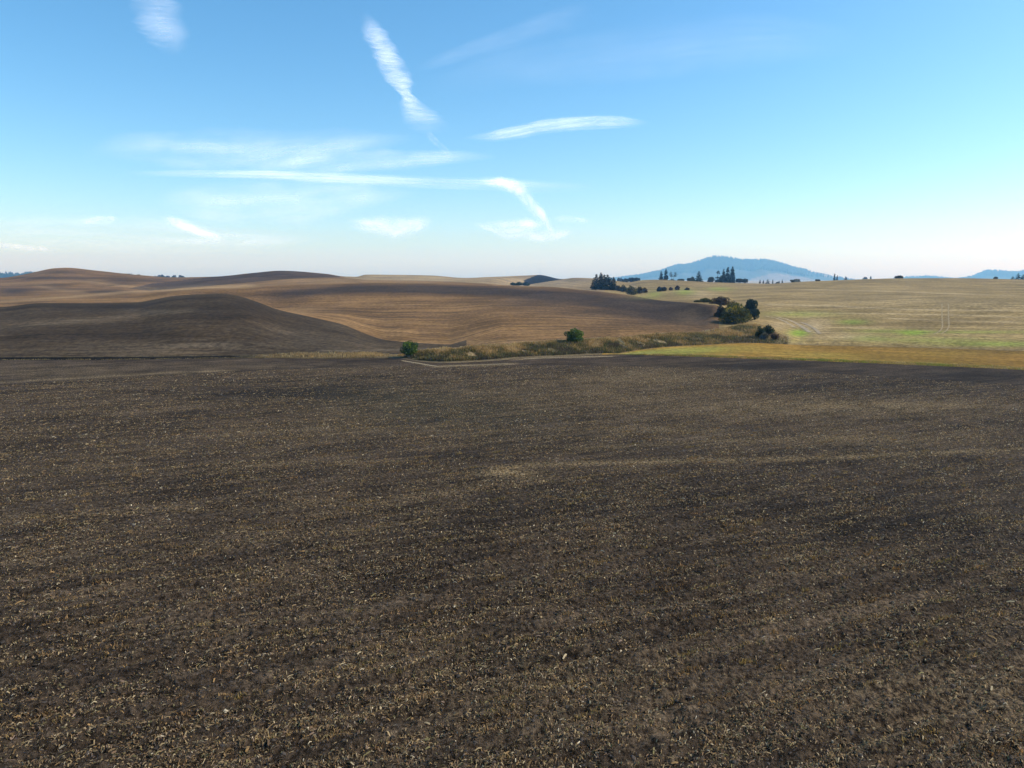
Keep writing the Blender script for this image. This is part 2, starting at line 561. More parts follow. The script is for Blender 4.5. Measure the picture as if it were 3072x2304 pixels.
for a in [(60, 272, 25, 2.5, .5), (90, 278, 60, 2, .6), (130, 281, 40, 1.6, .8), (15, 291, 22, 4, 1.0), (55, 287, 18, 3, .5), (105, 292, 26, 2.4, .8), (125, 284, 30, 1.2, .6), (40, 278, 40, 1.2, .5), (200, 293, 30, 2, .3)]:  # strongest far-left blob is the hollow's shade, painted in
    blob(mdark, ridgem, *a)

rightm = front & ((LAY >= 4) & (LAY <= 10))[:, None] & (AZ > az_of(590))[None]
for a in [(799, 333, 9, 3.2, 1.3), (853, 322, 15, 2.5, .8), (913, 333, 14, 2.6, 1.0), (970, 332, 70, 1.6, .5), (800, 314, 36, 3, .45), (685, 292, 10, 3, .7), (719, 289, 12, 2, .6),
          (655, 294, 8, 3, .5), (880, 331, 30, 2, .4), (1000, 344, 60, 2.5, .7), (870, 338, 20, 3, .4), (780, 341, 30, 2, .2), (930, 340, 60, 3, .4), (640, 298, 14, 2, .4)]:
    blob(mgreen, rightm, *a)
for p, s, amp in [([(760, 304), (830, 306), (900, 309), (1030, 311)], 0.7, .6), ([(770, 312), (860, 313.5), (960, 315), (1030, 318)], 0.6, .7), ([(880, 318), (930, 320), (1030, 322)], .6, .7),
                  ([(800, 290), (880, 291), (960, 294), (1030, 296)], .6, .5), ([(835, 327), (860, 328), (890, 329)], .6, .5)]:
    stripe(mpale, rightm, p, s, amp)
for a in [(815, 326, 14, 7, .8), (850, 337, 26, 3, .6), (780, 325, 12, 4, .5), (700, 294, 12, 4, .5), (880, 300, 120, 8, .25), (1000, 305, 80, 6, .25)]:
    blob(mpale, rightm, *a)
for p, s, amp in [([(790, 344.5), (891, 347), (1030, 351.2)], 0.7, 1.0), ([(780, 318), (830, 321), (880, 326)], .6, .5), ([(880, 316), (930, 318), (1030, 320)], .6, .4)]:
    stripe(mdark, rightm, p, s, amp)

ditchm = front & ((LAY == 3) | (LAY == 4))[:, None] & (AZ < az_of(255, 358))[None]  # shade in the ditch and on its cut face, painted as dark soil
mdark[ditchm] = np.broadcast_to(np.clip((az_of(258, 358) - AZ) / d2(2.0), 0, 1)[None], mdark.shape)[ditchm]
stripm = front & (LAY == 3)[:, None] & (AZ > az_of(600))[None]
for a in [(680, 351.5, 45, 2.2, 1.0), (640, 353, 22, 1.4, .6), (700, 348, 40, 1.5, .7), (780, 346, 40, 1.3, .7), (870, 348.5, 60, 1.0, .5), (860, 355, 120, 2.0, .3)]:
    blob(mgreen, stripm, *a)
for a in [(640, 353.8, 24, .8, 1.0), (700, 350, 30, .7, .8), (770, 346.5, 30, .5, .6), (720, 354.6, 16, .5, .9)]:
    blob(mpale, stripm, *a)
stripe(mgreen, stripm, [(820, 359.5), (860, 361), (900, 363), (1030, 368)], 1.3, .7)
stripe(mpale, stripm, [(880, 356), (960, 359), (1030, 361)], .5, .4)
for m in (mdark, mpale, mgreen):
    np.clip(m, 0, 1, out=m)

# working-direction coordinates in metres
US = XX * math.cos(ROWDIR) + YY * math.sin(ROWDIR)
VS = -XX * math.sin(ROWDIR) + YY * math.cos(ROWDIR)
REF = np.array([20, 60, 100, 104, 110, 150, 210, 260, 340, 420, 560, 700, 1500, 9000, 16000], float)
lay_len = np.array([30, 35, 52, 14, 6, 80, 40, 90, 50, 90, 180, 150, 700, 9000], float)
start = np.concatenate([[0], np.cumsum(lay_len)])
VC = (start[LAY] + TT * lay_len[LAY])[:, None] * np.ones(NC)[None]
UC = AZ[None] * np.clip(RR, 100, 700)
U = np.where(near[:, None], US, UC)
V = np.where(near[:, None], VS, VC)

# ------------------------------------------------------------------ fields
nrow = len(RR)
fr, fc = np.meshgrid(np.arange(nrow - 1), np.arange(NC - 1), indexing='ij')
flay = LAY[:-1][:, None] * np.ones(NC - 1, int)[None]
fpx = (PX[:-1, :-1] + PX[1:, 1:]) / 2
fpy = (PY[:-1, :-1] + PY[1:, 1:]) / 2
faz = ((AZ[:-1] + AZ[1:]) / 2)[None] * np.ones(nrow - 1)[:, None]


def in_poly(x, y, poly):
    ins = np.zeros(x.shape, bool)
    n = len(poly)
    for i in range(n):
        x1, y1 = poly[i]
        x2, y2 = poly[(i + 1) % n]
        c = ((y1 > y) != (y2 > y)) & (x < (x2 - x1) * (y - y1) / ((y2 - y1) + 1e-12) + x1)
        ins ^= c
    return ins


REG = np.empty(flay.shape, dtype=object)
a719, a600, a465, a395, a790 = az_of(719, 315), az_of(602, 354), az_of(466, 345), az_of(395, 356), az_of(788, 338)
a245 = az_of(232, 288)
REG[flay < 3] = 'ploughed_field'
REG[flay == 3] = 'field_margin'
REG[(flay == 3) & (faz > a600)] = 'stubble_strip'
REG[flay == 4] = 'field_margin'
REG[(flay == 4) & (faz > a395) & (faz < a790)] = 'field_bank'
REG[(flay == 4) & (faz >= a790)] = 'stubble_slope'
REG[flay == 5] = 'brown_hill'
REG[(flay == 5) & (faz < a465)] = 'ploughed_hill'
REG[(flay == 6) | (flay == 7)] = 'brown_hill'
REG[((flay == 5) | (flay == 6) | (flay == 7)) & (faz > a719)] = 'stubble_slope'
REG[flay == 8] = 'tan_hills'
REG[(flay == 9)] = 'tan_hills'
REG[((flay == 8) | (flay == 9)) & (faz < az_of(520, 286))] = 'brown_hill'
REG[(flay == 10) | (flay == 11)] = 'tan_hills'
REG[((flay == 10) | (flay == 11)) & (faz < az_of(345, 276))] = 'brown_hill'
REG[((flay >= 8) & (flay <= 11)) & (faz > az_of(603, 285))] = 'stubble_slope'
ridge_poly = [(128, 288.8), (150, 290.6), (208, 286), (256, 281.7), (297, 278.6), (340, 277.4), (340, 262), (214, 262), (214, 276.7), (185, 280), (150, 283.9)]
tri_poly = [(523, 280.8), (531, 277.5), (537, 275.2), (539, 270), (564, 270), (564, 279), (548, 281.6), (530, 284.4)]
isr = (flay == 10) & (np.abs(faz) < d2(50))
REG[isr & in_poly(fpx, fpy, ridge_poly)] = 'dark_ridge'
REG[isr & in_poly(fpx, fpy, tri_poly)] = 'bare_hill'
REG[flay >= 12] = 'plain'

SOIL_D = (0.050, 0.042, 0.035)
MATS = {
    'ploughed_field': field_material('tilled_soil', (0.050, 0.035, 0.023), (0.078, 0.054, 0.034), (0.130, 0.092, 0.058), (0.020, 0.016, 0.012), (0.34, 0.245, 0.125), (0.075, 0.080, 0.045),
                                     su=0.05, sv=0.5, streak_amt=0.6, bump=0.8, fine=5.0, patch=0.25, grain=1.35),
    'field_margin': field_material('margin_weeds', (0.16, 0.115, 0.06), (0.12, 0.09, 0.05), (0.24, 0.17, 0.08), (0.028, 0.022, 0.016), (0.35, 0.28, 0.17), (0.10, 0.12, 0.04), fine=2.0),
    'stubble_strip': field_material('stubble_with_regrowth', (0.284, 0.149, 0.030), (0.231, 0.135, 0.025), (0.326, 0.198, 0.044), (0.168, 0.099, 0.022), (0.525, 0.387, 0.182), (0.205, 0.225, 0.045),
                                    su=0.02, sv=0.3, streak_amt=0.4),
    'field_bank': field_material('weedy_bank', (0.20, 0.14, 0.07), (0.11, 0.095, 0.045), (0.26, 0.18, 0.09), (0.06, 0.05, 0.03), (0.35, 0.28, 0.17), (0.09, 0.10, 0.04), su=0.3, sv=0.8, fine=2.0),
    'stubble_slope': field_material('pale_stubble', (0.25, 0.168, 0.066), (0.20, 0.138, 0.050), (0.37, 0.262, 0.120), (0.138, 0.094, 0.040), (0.478, 0.353, 0.192), (0.19, 0.24, 0.035),
                                    su=0.014, sv=0.30, streak_amt=0.8, rot=0.04),
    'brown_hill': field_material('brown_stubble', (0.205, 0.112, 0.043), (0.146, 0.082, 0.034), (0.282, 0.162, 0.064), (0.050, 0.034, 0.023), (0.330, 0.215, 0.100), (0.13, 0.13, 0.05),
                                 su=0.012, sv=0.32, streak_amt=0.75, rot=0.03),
    'ploughed_hill': field_material('dark_tilled_soil', (0.044, 0.030, 0.017), (0.066, 0.044, 0.023), (0.100, 0.066, 0.035), (0.022, 0.016, 0.011), (0.145, 0.110, 0.070), (0.07, 0.075, 0.04),
                                    su=0.016, sv=0.22, streak_amt=0.5, rot=-0.05),
    'tan_hills': field_material('tan_stubble', (0.289, 0.204, 0.105), (0.230, 0.160, 0.082), (0.357, 0.264, 0.143), (0.145, 0.104, 0.058), (0.383, 0.288, 0.170), (0.19, 0.21, 0.07), su=0.008, sv=0.10, streak_amt=0.4),
    'dark_ridge': field_material('dark_ridge_soil', (0.062, 0.038, 0.022), (0.085, 0.050, 0.028), (0.13, 0.080, 0.042), (0.040, 0.028, 0.019), (0.180, 0.128, 0.070), (0.1, 0.1, 0.05), su=0.01, sv=0.12, streak_amt=0.5),
    'bare_hill': field_material('bare_black_soil', (0.018, 0.017, 0.018), (0.022, 0.020, 0.020), (0.028, 0.025, 0.023), (0.014, 0.014, 0.015), (0.2, 0.15, 0.1), (0.1, 0.1, 0.05), su=0.01, sv=0.1, streak_amt=0.3),
    'plain': field_material('far_plain_fields', (0.36, 0.28, 0.18), (0.25, 0.20, 0.12), (0.42, 0.34, 0.22), (0.15, 0.12, 0.08), (0.45, 0.36, 0.25), (0.19, 0.21, 0.07), su=0.002, sv=0.004, streak_amt=0.4, fine=0.05),
}
PT = np.stack([XX, YY, ZZ], -1).reshape(-1, 3)
FUV = np.stack([U, V, np.zeros_like(U)], -1).reshape(-1, 3)
q = np.stack([fr * NC + fc, fr * NC + fc + 1, (fr + 1) * NC + fc + 1, (fr + 1) * NC + fc], -1)
q = q[..., ::-1]
for nm in MATS:
    s = REG == nm
    faces = q[s]
    used, inv = np.unique(faces, return_inverse=True)
    me = mesh_from(nm, PT[used], inv.reshape(-1, 4), smooth=True)
    add_attr(me, 'fuv', 'FLOAT_VECTOR', FUV[used])
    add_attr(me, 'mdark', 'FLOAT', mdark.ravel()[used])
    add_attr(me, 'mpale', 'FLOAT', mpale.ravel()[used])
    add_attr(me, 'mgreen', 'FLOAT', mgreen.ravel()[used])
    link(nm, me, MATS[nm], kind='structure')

# ------------------------------------------------------------------ mountains behind
def mountain(name, sky_pts, r, depth, mat_fn, seed, base=-30.0, forest=None):
    """a broad hill whose crest runs through the given points, sloping to both sides"""
    p = np.array(sky_pts, float)
    a, te = ray(p[:, 0], p[:, 1])
    aa = np.linspace(a[0], a[-1], 150)
    crest = CAMZ + r * pchip1(aa, a, te)
    n = 44
    t = np.linspace(-1, 1, n)
    x, y, z = [], [], []
    for ti in t:
        rr = r + depth * ti + (fbm(aa * 60, np.full_like(aa, ti * 2), seed) - 0.5) * depth * 0.25 * (1 - abs(ti))
        prof = (1 - abs(ti)) ** 1.1
        zz = base + (crest - base) * prof
        zz = zz + (fbm(aa * 90, np.full_like(aa, ti * 5), seed + 4) - 0.5) * (crest - base) * 0.22 * np.clip(1 - prof, 0, 1) * prof * 3
        x.append(rr * np.sin(aa)); y.append(rr * np.cos(aa)); z.append(zz)
    x, y, z = np.array(x), np.array(y), np.array(z)
    m = x.shape[1]
    i, j = np.meshgrid(np.arange(n - 1), np.arange(m - 1), indexing='ij')
    f = np.stack([i * m + j, (i + 1) * m + j, (i + 1) * m + j + 1, i * m + j + 1], -1).reshape(-1, 4)[:, ::-1]
    me = mesh_from(name, np.stack([x, y, z], -1).reshape(-1, 3), f, smooth=True)
    return me, x, y, z


def cones(pos, hs, ws, cols, seed):
    """many far conifers: two stacked ragged cones each"""
    r2 = np.random.default_rng(seed)
    V, Fc, C = [], [], []
    n = len(pos)
    ang = np.linspace(0, 2 * math.pi, 6)[:-1]
    base = 0
    allv, allf, allc = [], [], []
    for (z0, z1, w) in ((0.08, 0.62, 1.0), (0.45, 1.0, 0.68)):
        rot = r2.uniform(0, 6.28, n)
        ring = []
        for a in ang:
            rad = ws * w * r2.uniform(0.7, 1.2, n) * 0.5
            ring.append(np.stack([pos[:, 0] + rad * np.cos(a + rot), pos[:, 1] + rad * np.sin(a + rot), pos[:, 2] + hs * z0], -1))
        apex = np.stack([pos[:, 0], pos[:, 1], pos[:, 2] + hs * z1], -1)
        v = np.stack(ring + [apex], 1)
        allv.append(v.reshape(-1, 3))
        k = np.arange(n)[:, None] * 6 + base
        f = np.concatenate([np.stack([k[:, 0] + i, k[:, 0] + (i + 1) % 5, k[:, 0] + 5], -1) for i in range(5)])
        allf.append(f)
        allc.append(np.repeat(cols, 6, 0))
        base += n * 6
    return np.concatenate(allv), np.concatenate(allf), np.concatenate(allc)


def col4(c):
    return np.concatenate([c, np.ones((len(c), 1))], 1)


LEAF = leaf_material('foliage')
NEEDLE = leaf_material('needles', 0.12)
N = NT('mountain_slopes')
tc = N.n('ShaderNodeNewGeometry')
f1 = N.noise(tc.outputs['Position'], 0.004, 5)
c = N.mix(N.ramp(f1, 0.4, 0.65), (0.045, 0.055, 0.035), (0.075, 0.075, 0.045))
c = N.mix(N.attr('mpale'), c, (0.20, 0.155, 0.11))
b = N.n('ShaderNodeBsdfPrincipled')
N.l(c, b.inputs['Base Color'])
b.inputs['Roughness'].default_value = 0.95
b.inputs['Specular IOR Level'].default_value = 0.1
N.l(b.outputs[0], N.out.inputs[0])
MOUNT = N.m

butte = [(590, 284), (616, 279.5), (639, 276.3), (658, 272), (681, 265.2), (690, 264.6), (700, 260.8), (714, 257), (728, 258.4), (749, 260.2), (767, 260.6), (785, 265.2), (802, 270), (826, 273.6), (840, 278.3), (870, 284)]
mesa = [(955, 281), (972, 277.6), (984, 272.4), (991, 271), (1002, 272), (1015, 273), (1026, 271.8), (1060, 274), (1120, 283)]
small = [(885, 280), (905, 277.4), (921, 276.5), (925, 276), (945, 277.6), (975, 281)]
leftr = [(-80, 280), (-30, 274), (0, 275), (12, 273.8), (18, 275.2), (30, 273.6), (60, 277), (90, 280)]
for nm, pts, r, dep, seed, lab, ntree, th in [('mountain', butte, 7000, 1500, 3, 'forested blue mountain', 12000, 24), ('mountain', mesa, 7600, 1000, 13, 'mesa', 2600, 24),
                                              ('mountain', small, 7600, 1000, 23, 'small', 900, 14), ('hill', leftr, 3200, 500, 33, 'left ridge', 1300, 12)]:
    me, x, y, z = mountain(nm, pts, r, dep, None, seed)
    px, py = project(x, y, z)
    mp = np.zeros(px.shape)
    if seed == 3:
        mp = in_poly(px, py, [(752, 278.5), (765, 275.2), (774, 272.8), (795, 276), (815, 279.5), (835, 281), (850, 290), (745, 290)]).astype(float)
        mp = np.maximum(mp, in_poly(px, py, [(808, 271.8), (826, 273), (845, 280), (825, 277)]).astype(float))
        mp[x.shape[0] // 2 + 2:] = 0
    add_attr(me, 'mpale', 'FLOAT', mp.ravel())
    link(nm, me, MOUNT, kind='structure')
    r2 = np.random.default_rng(seed + 100)
    n, m = x.shape
    i = r2.uniform(0.26 * n, 0.462 * n, ntree)
    j = r2.uniform(0, m - 1.01, ntree)
    i[:ntree // 40] = r2.uniform(0.475 * n, 0.50 * n, ntree // 40)
    ii, jj = i.astype(int), j.astype(int)
    keep = mp[ii, jj] < 0.5
    if seed == 3:
        keep &= ~((px[ii, jj] > 805) & (r2.uniform(0, 1, ntree) < 0.9))
    ii, jj, fi, fj = ii[keep], jj[keep], (i - ii)[keep], (j - jj)[keep]

    def bil(g):
        return (g[ii, jj] * (1 - fi) + g[np.minimum(ii + 1, n - 1), jj] * fi) * (1 - fj) + (g[ii, jj + 1] * (1 - fi) + g[np.minimum(ii + 1, n - 1), jj + 1] * fi) * fj
    pos = np.stack([bil(x), bil(y), bil(z) - 1], -1)
    hs = r2.uniform(0.55, 1.3, len(pos)) * th
    cc = np.array([0.030, 0.042, 0.026]) * r2.uniform(0.3, 1.9, (len(pos), 1))
    v, f, cl = cones(pos, hs, hs * r2.uniform(0.6, 0.95, len(pos)), col4(cc), seed)
    me = mesh_from('mountain_forest', v, f)
    add_attr(me, 'col', 'FLOAT_COLOR', cl)
    link('mountain_forest', me, NEEDLE, label={3: 'conifer forest covering the tall blue mountain', 13: 'conifer forest on the flat-topped blue hill at far right',
                                               23: 'forest on the small blue hill on the right skyline', 33: 'forest on the blue ridge at far left'}[seed], cat='forest', kind='stuff')

# ------------------------------------------------------------------ straw, clods and weeds on the near field
STRAW = leaf_material('straw_residue', 0.25)
DIRT = leaf_material('clod_soil', 0.0)
palef = mpale


def mask_at(m, x, y):
    a = np.arctan2(x, y)
    r = np.hypot(x, y)
    c = np.clip(np.searchsorted(AZ, a), 0, NC - 1)
    out = np.empty_like(r)
    for cc in np.unique(c):
        s = c == cc
        out[s] = np.interp(r[s], RR[:, cc], m[:, cc])
    return out


def sector(n, r0, r1, power, half=d2(41)):
    """random ground points; density falls with r**-power"""
    u = rng.uniform(0, 1, n)
    e = 2 - power
    r = (r0**e + u * (r1**e - r0**e)) ** (1 / e) if abs(e) > 1e-6 else r0 * (r1 / r0) ** u
    a = rng.uniform(-half, half, n)
    return r * np.sin(a), r * np.cos(a), r


def strips(x, y, z, yaw, length, width, curl, cols, lift):
    """bent leaf strips of three cross rows each"""
    n = len(x)
    dx, dy = np.cos(yaw), np.sin(yaw)
    nx, ny = -dy, dx
    rows = []
    roll = rng.uniform(-0.9, 0.9, n)
    for s, zl in ((-0.5, 0.0), (0.0, 1.0), (0.5, rng.uniform(-0.3, 1.3, n))):
        cx, cy = x + dx * length * s, y + dy * length * s
        cz = z + lift + curl * zl
        w = width * (0.5 if s else 0.62)
        for sg in (-1, 1):
            rows.append(np.stack([cx + nx * w * sg * np.cos(roll), cy + ny * w * sg * np.cos(roll), cz + w * sg * np.sin(roll)], -1))
    v = np.stack(rows, 1).reshape(-1, 3)
    k = np.arange(n) * 6
    f = np.concatenate([np.stack([k, k + 1, k + 3, k + 2], -1), np.stack([k + 2, k + 3, k + 5, k + 4], -1)])
    return v, f, np.repeat(cols, 6, 0)


PAL = np.array([(0.33, 0.26, 0.16), (0.24, 0.175, 0.10), (0.19, 0.13, 0.085), (0.42, 0.36, 0.25), (0.30, 0.20, 0.095), (0.22, 0.20, 0.10), (0.24, 0.18, 0.15), (0.60, 0.55, 0.45)])
PALP = np.array([.22, .24, .18, .09, .12, .06, .07, .02])


def residue(n, r0, r1, power, smul):
    x, y, r = sector(n, r0, r1, power)
    u = x * math.cos(ROWDIR) + y * math.sin(ROWDIR)
    v = -x * math.sin(ROWDIR) + y * math.cos(ROWDIR)
    dens = -0.02 + 2.6 * fbm(u / 3.0, v / 0.55, 77) ** 2.4 + 1.0 * (fbm(u / 0.6, v / 0.3, 79) - 0.45) + 0.5 * (fbm(u / 14, v / 6, 78) - 0.5) + 0.9 * mask_at(mpale, x, y) - 0.35 * mask_at(mdark, x, y)
    keep = rng.uniform(0, 1, n) < np.clip(dens * 1.15, 0.06, 1)
    x, y, r = x[keep], y[keep], r[keep]
    z = height_xy(x, y)
    m = len(x)
    yaw = rng.normal(ROWDIR, 1.1, m)
    L = np.clip(rng.lognormal(-2.7, 0.5, m), 0.02, 0.28) * smul * np.clip(r / 30, 1, 3) ** 0.5
    Wd = np.clip(rng.lognormal(-4.2, 0.5, m), 0.005, 0.05) * smul * np.clip(r / 30, 1, 3) ** 0.3
    c = PAL[rng.choice(len(PAL), m, p=PALP)] * (rng.uniform(0.35, 1.35, (m, 1)) * np.array([[1.03, 0.92, 0.74]]))
    return strips(x, y, z, yaw, L, Wd, rng.uniform(0.0, 0.06, m) * smul, col4(c), 0.015)


parts = [residue(560000, 10, 97, 1.2, 1.0)]
vv, ff, cc, b0 = [], [], [], 0
for v, f, c in parts:
    vv.append(v); ff.append(f + b0); cc.append(c); b0 += len(v)
me = mesh_from('straw_residue', np.concatenate(vv), np.concatenate(ff))
add_attr(me, 'col', 'FLOAT_COLOR', np.concatenate(cc))
link('straw_residue', me, STRAW, label='scattered dry straw and leaf scraps over the dark tilled field', cat='straw', kind='stuff')

# clods
OCT = np.array([(1, 0, 0), (.3, .95, .1), (-.8, .6, 0), (-.8, -.6, 0), (.3, -.95, .1), (.35, .1, .8), (-.35, -.15, .9)], float)
OCF = np.array([(0, 1, 5), (1, 6, 5), (1, 2, 6), (2, 3, 6), (3, 4, 6), (4, 5, 6), (4, 0, 5)])


def clods(n, r0, r1, power):
    x, y, r = sector(n, r0, r1, power)
    z = height_xy(x, y)
    sc = np.clip(rng.gamma(2.0, 0.011, n) + 0.012, 0, 0.07)
    sc *= np.clip(r / 30, 1, 2.5) ** 0.6
    rot = rng.uniform(0, 6.28, n)
    v = OCT[None] * rng.uniform(0.55, 1.4, (n, 7, 1)) + rng.normal(0, 0.2, (n, 7, 3))
    v[..., 2] *= rng.uniform(0.4, 1.0, (n, 1))
    vx = v[..., 0] * np.cos(rot)[:, None] - v[..., 1] * np.sin(rot)[:, None]
    vy = v[..., 0] * np.sin(rot)[:, None] + v[..., 1] * np.cos(rot)[:, None]
    V = np.stack([x[:, None] + vx * sc[:, None], y[:, None] + vy * sc[:, None], z[:, None] - 0.01 + v[..., 2] * sc[:, None]], -1).reshape(-1, 3)
    f = (OCF[None] + (np.arange(n) * 7)[:, None, None]).reshape(-1, 3)
    c = np.array([(0.055, 0.044, 0.035)]) * rng.uniform(0.5, 1.6, (n, 1))
    return V, f, np.repeat(col4(c), 7, 0)


v, f, c = clods(45000, 9, 60, 0.9)
me = mesh_from('soil_clods', v, f)
add_attr(me, 'col', 'FLOAT_COLOR', c)
link('soil_clods', me, DIRT, label='small dark clods of earth over the tilled field', cat='soil clods', kind='stuff')


def blades(x, y, z, h, w, cols, lean=0.35):
    """upright grass blades or weed stems: a bent tapering strip each"""
    n = len(x)
    yaw = rng.uniform(0, 6.28, n)
    ly = rng.uniform(0, 6.28, n)
    le = rng.uniform(0, lean, n) * h
    rows = []
    for s, ww in ((0.0, 1.0), (0.55, 0.8), (1.0, 0.15)):
        cx, cy, cz = x + np.cos(ly) * le * s * s, y + np.sin(ly) * le * s * s, z - 0.03 + h * s * (1 - 0.12 * s)
        for sg in (-1, 1):
            rows.append(np.stack([cx + np.cos(yaw) * w * ww * sg * 0.5, cy + np.sin(yaw) * w * ww * sg * 0.5, cz], -1))
    v = np.stack(rows, 1).reshape(-1, 3)
    k = np.arange(n) * 6
    f = np.concatenate([np.stack([k, k + 1, k + 3, k + 2], -1), np.stack([k + 2, k + 3, k + 5, k + 4], -1)])
    return v, f, np.repeat(cols, 6, 0)


# small tufts of orange-brown stubble turned up along the furrows
tx, ty, tz, thh, tw, tcol = [], [], [], [], [], []
for _ in range(420):
    x0, y0, r0 = sector(1, 11, 60, 0.7)
    L = random.uniform(0.2, 1.3)
    k = int(14 + L * 34)
    s = rng.normal(0, 1, k) * L * 0.4
    x = x0 + s * math.cos(ROWDIR) + rng.normal(0, 0.05, k)
    y = y0 + s * math.sin(ROWDIR) + rng.normal(0, 0.05, k)
    tx.append(x); ty.append(y); tz.append(height_xy(x, y))
    thh.append(rng.uniform(0.05, 0.20, k)); tw.append(rng.uniform(0.02, 0.045, k))
    tcol.append(np.array([(0.30, 0.185, 0.075)]) * rng.uniform(0.5, 1.3, (k, 1)) * np.array([[1, random.uniform(.9, 1.1), 1]]))
v, f, c = blades(np.concatenate(tx), np.concatenate(ty), np.concatenate(tz), np.concatenate(thh), np.concatenate(tw), col4(np.concatenate(tcol)), 0.8)
me = mesh_from('stubble_tufts', v, f)
add_attr(me, 'col', 'FLOAT_COLOR', c)
link('stubble_tufts', me, STRAW, label='orange-brown stubble tufts turned up along the furrows of the near field', cat='stubble', kind='stuff')


def weeds_on(name, layer, az0, az1, n, hmin, hmax, wmul, pal, palp, label, cat, tlo=0.0, thi=1.0, clump=1.6, hfun=None):
    a = rng.uniform(az0, az1, n)
    t = rng.uniform(tlo, thi, n)
    c = np.clip(np.searchsorted(AZ, a), 0, NC - 1)
    r = NR[layer][c] * (1 - t) + NR[layer + 1][c] * t
    x, y = r * np.sin(a), r * np.cos(a)
    keep = fbm(x / clump, y / clump, 41) > 0.29
    x, y, t, a = x[keep], y[keep], t[keep], a[keep]
    z = height_xy(x, y)
    sz = fbm(x / clump, y / clump, 51) * 1.2 + 0.3
    sz = sz * np.clip(np.minimum(a - az0, az1 - a) / d2(2.0), 0.25, 1)
    h = rng.uniform(hmin, hmax, len(x)) * sz
    pick = fbm(x / (clump * 1.7), y / (clump * 1.7), 61) + rng.normal(0, 0.10, len(x)) + (0.45 * (t - 0.5) if name == 'bank_weeds' else 0)
    cuts = np.quantile(pick, np.cumsum(palp)[:-1])
    col = np.array(pal)[np.searchsorted(cuts, pick)] * rng.uniform(0.6, 1.3, (len(x), 1))
    v, f, c = blades(x, y, z, h, rng.uniform(0.03, 0.09, len(x)) * wmul, col4(col), 0.6)
    me = mesh_from(name, v, f)
    add_attr(me, 'col', 'FLOAT_COLOR', c)
    return link(name, me, LEAF, label=label, cat=cat, kind='stuff')


weeds_on('bank_weeds', 4, az_of(398, 356), az_of(788, 338), 62000, 0.15, 0.62, 1.3,
         [(0.10, 0.075, 0.04), (0.10, 0.105, 0.035), (0.22, 0.155, 0.06), (0.32, 0.205, 0.085), (0.40, 0.265, 0.115), (0.46, 0.33, 0.16)], [.24, .22, .18, .16, .14, .06],
         'tangled brown and olive weeds covering the long ditch bank', 'weeds', clump=2.0)
weeds_on('golden_grass', 4, az_of(255, 357), az_of(400, 357), 7000, 0.1, 0.5, 1.3, [(0.42, 0.29, 0.13), (0.33, 0.22, 0.10), (0.14, 0.11, 0.06), (0.48, 0.37, 0.19)], [.35, .3, .2, .15],
         'golden dry grass along the ditch, left of the bank', 'grass', clump=2.2)
weeds_on('ditch_grass', 3, az_of(-40, 359), az_of(400, 358), 9000, 0.06, 0.25, 1.2, [(0.24, 0.17, 0.08), (0.17, 0.13, 0.06), (0.33, 0.24, 0.11)], [.4, .35, .25],
         'low dry grass fringing the dark ditch at left', 'grass', 0.0, 0.3, clump=1.4)
weeds_on('bank_top_grass', 5, az_of(440, 348), az_of(760, 325), 16000, 0.12, 0.45, 1.3, [(0.38, 0.27, 0.13), (0.30, 0.20, 0.09), (0.45, 0.35, 0.20)], [.4, .35, .25],
         'pale dry grass fringe along the top of the ditch bank', 'grass', 0.0, 0.06, 1.5)

weeds_on('verge_grass', 3, az_of(606, 354), az_of(1060, 372), 20000, 0.08, 0.28, 1.2, [(0.20, 0.21, 0.05), (0.28, 0.20, 0.07), (0.36, 0.27, 0.12)], [.4, .35, .25],
         'ragged grass verge between the dark field and the orange stubble strip', 'grass', 0.0, 0.10, 1.2)

# ------------------------------------------------------------------ trees and shrubs
BARK = plain_material('bark', (0.09, 0.07, 0.05), 0.9)


def tube(p0, p1, r0, r1, n=6):
    p0, p1 = np.array(p0, float), np.array(p1, float)
    d = p1 - p0
    d /= np.linalg.norm(d) + 1e-9
    a = np.cross(d, (0.3, 0.9, 0.1))
    a /= np.linalg.norm(a)
    b = np.cross(d, a)
    v = []
    for p, r in ((p0, r0), (p1, r1)):
        for k in range(n):
            t = 2 * math.pi * k / n
            v.append(p + (a * math.cos(t) + b * math.sin(t)) * r)
    f = [(k, (k + 1) % n, n + (k + 1) % n, n + k) for k in range(n)]
    return v, f


def join_tubes(ts):
    V, Fs, b = [], [], 0
    for v, f in ts:
        V += v
        Fs += [tuple(i + b for i in q) for q in f]
        b += len(v)
    return np.array(V), np.array(Fs)


def cards(P, size, cols, up=0.0, seed=1, dirs=None):
    """leaf-sized quads at points P with random tilt"""
    r2 = np.random.default_rng(seed)
    n = len(P)
    a = r2.normal(0, 1, (n, 3)) if dirs is None else dirs + r2.normal(0, 0.35, (n, 3))
    a /= np.linalg.norm(a, axis=1)[:, None]
    b = np.cross(a, r2.normal(0, 1, (n, 3)))
    b /= np.linalg.norm(b, axis=1)[:, None]
    s = (np.ones(n) * size)[:, None] if np.isscalar(size) else size[:, None]
    asp = r2.uniform(0.45, 0.8, (n, 1))
    v = np.stack([P - a * s, P + b * s * asp, P + a * s, P - b * s * asp], 1).reshape(-1, 3)
    f = np.arange(n * 4).reshape(-1, 4)
    return v, f, np.repeat(col4(cols), 4, 0)


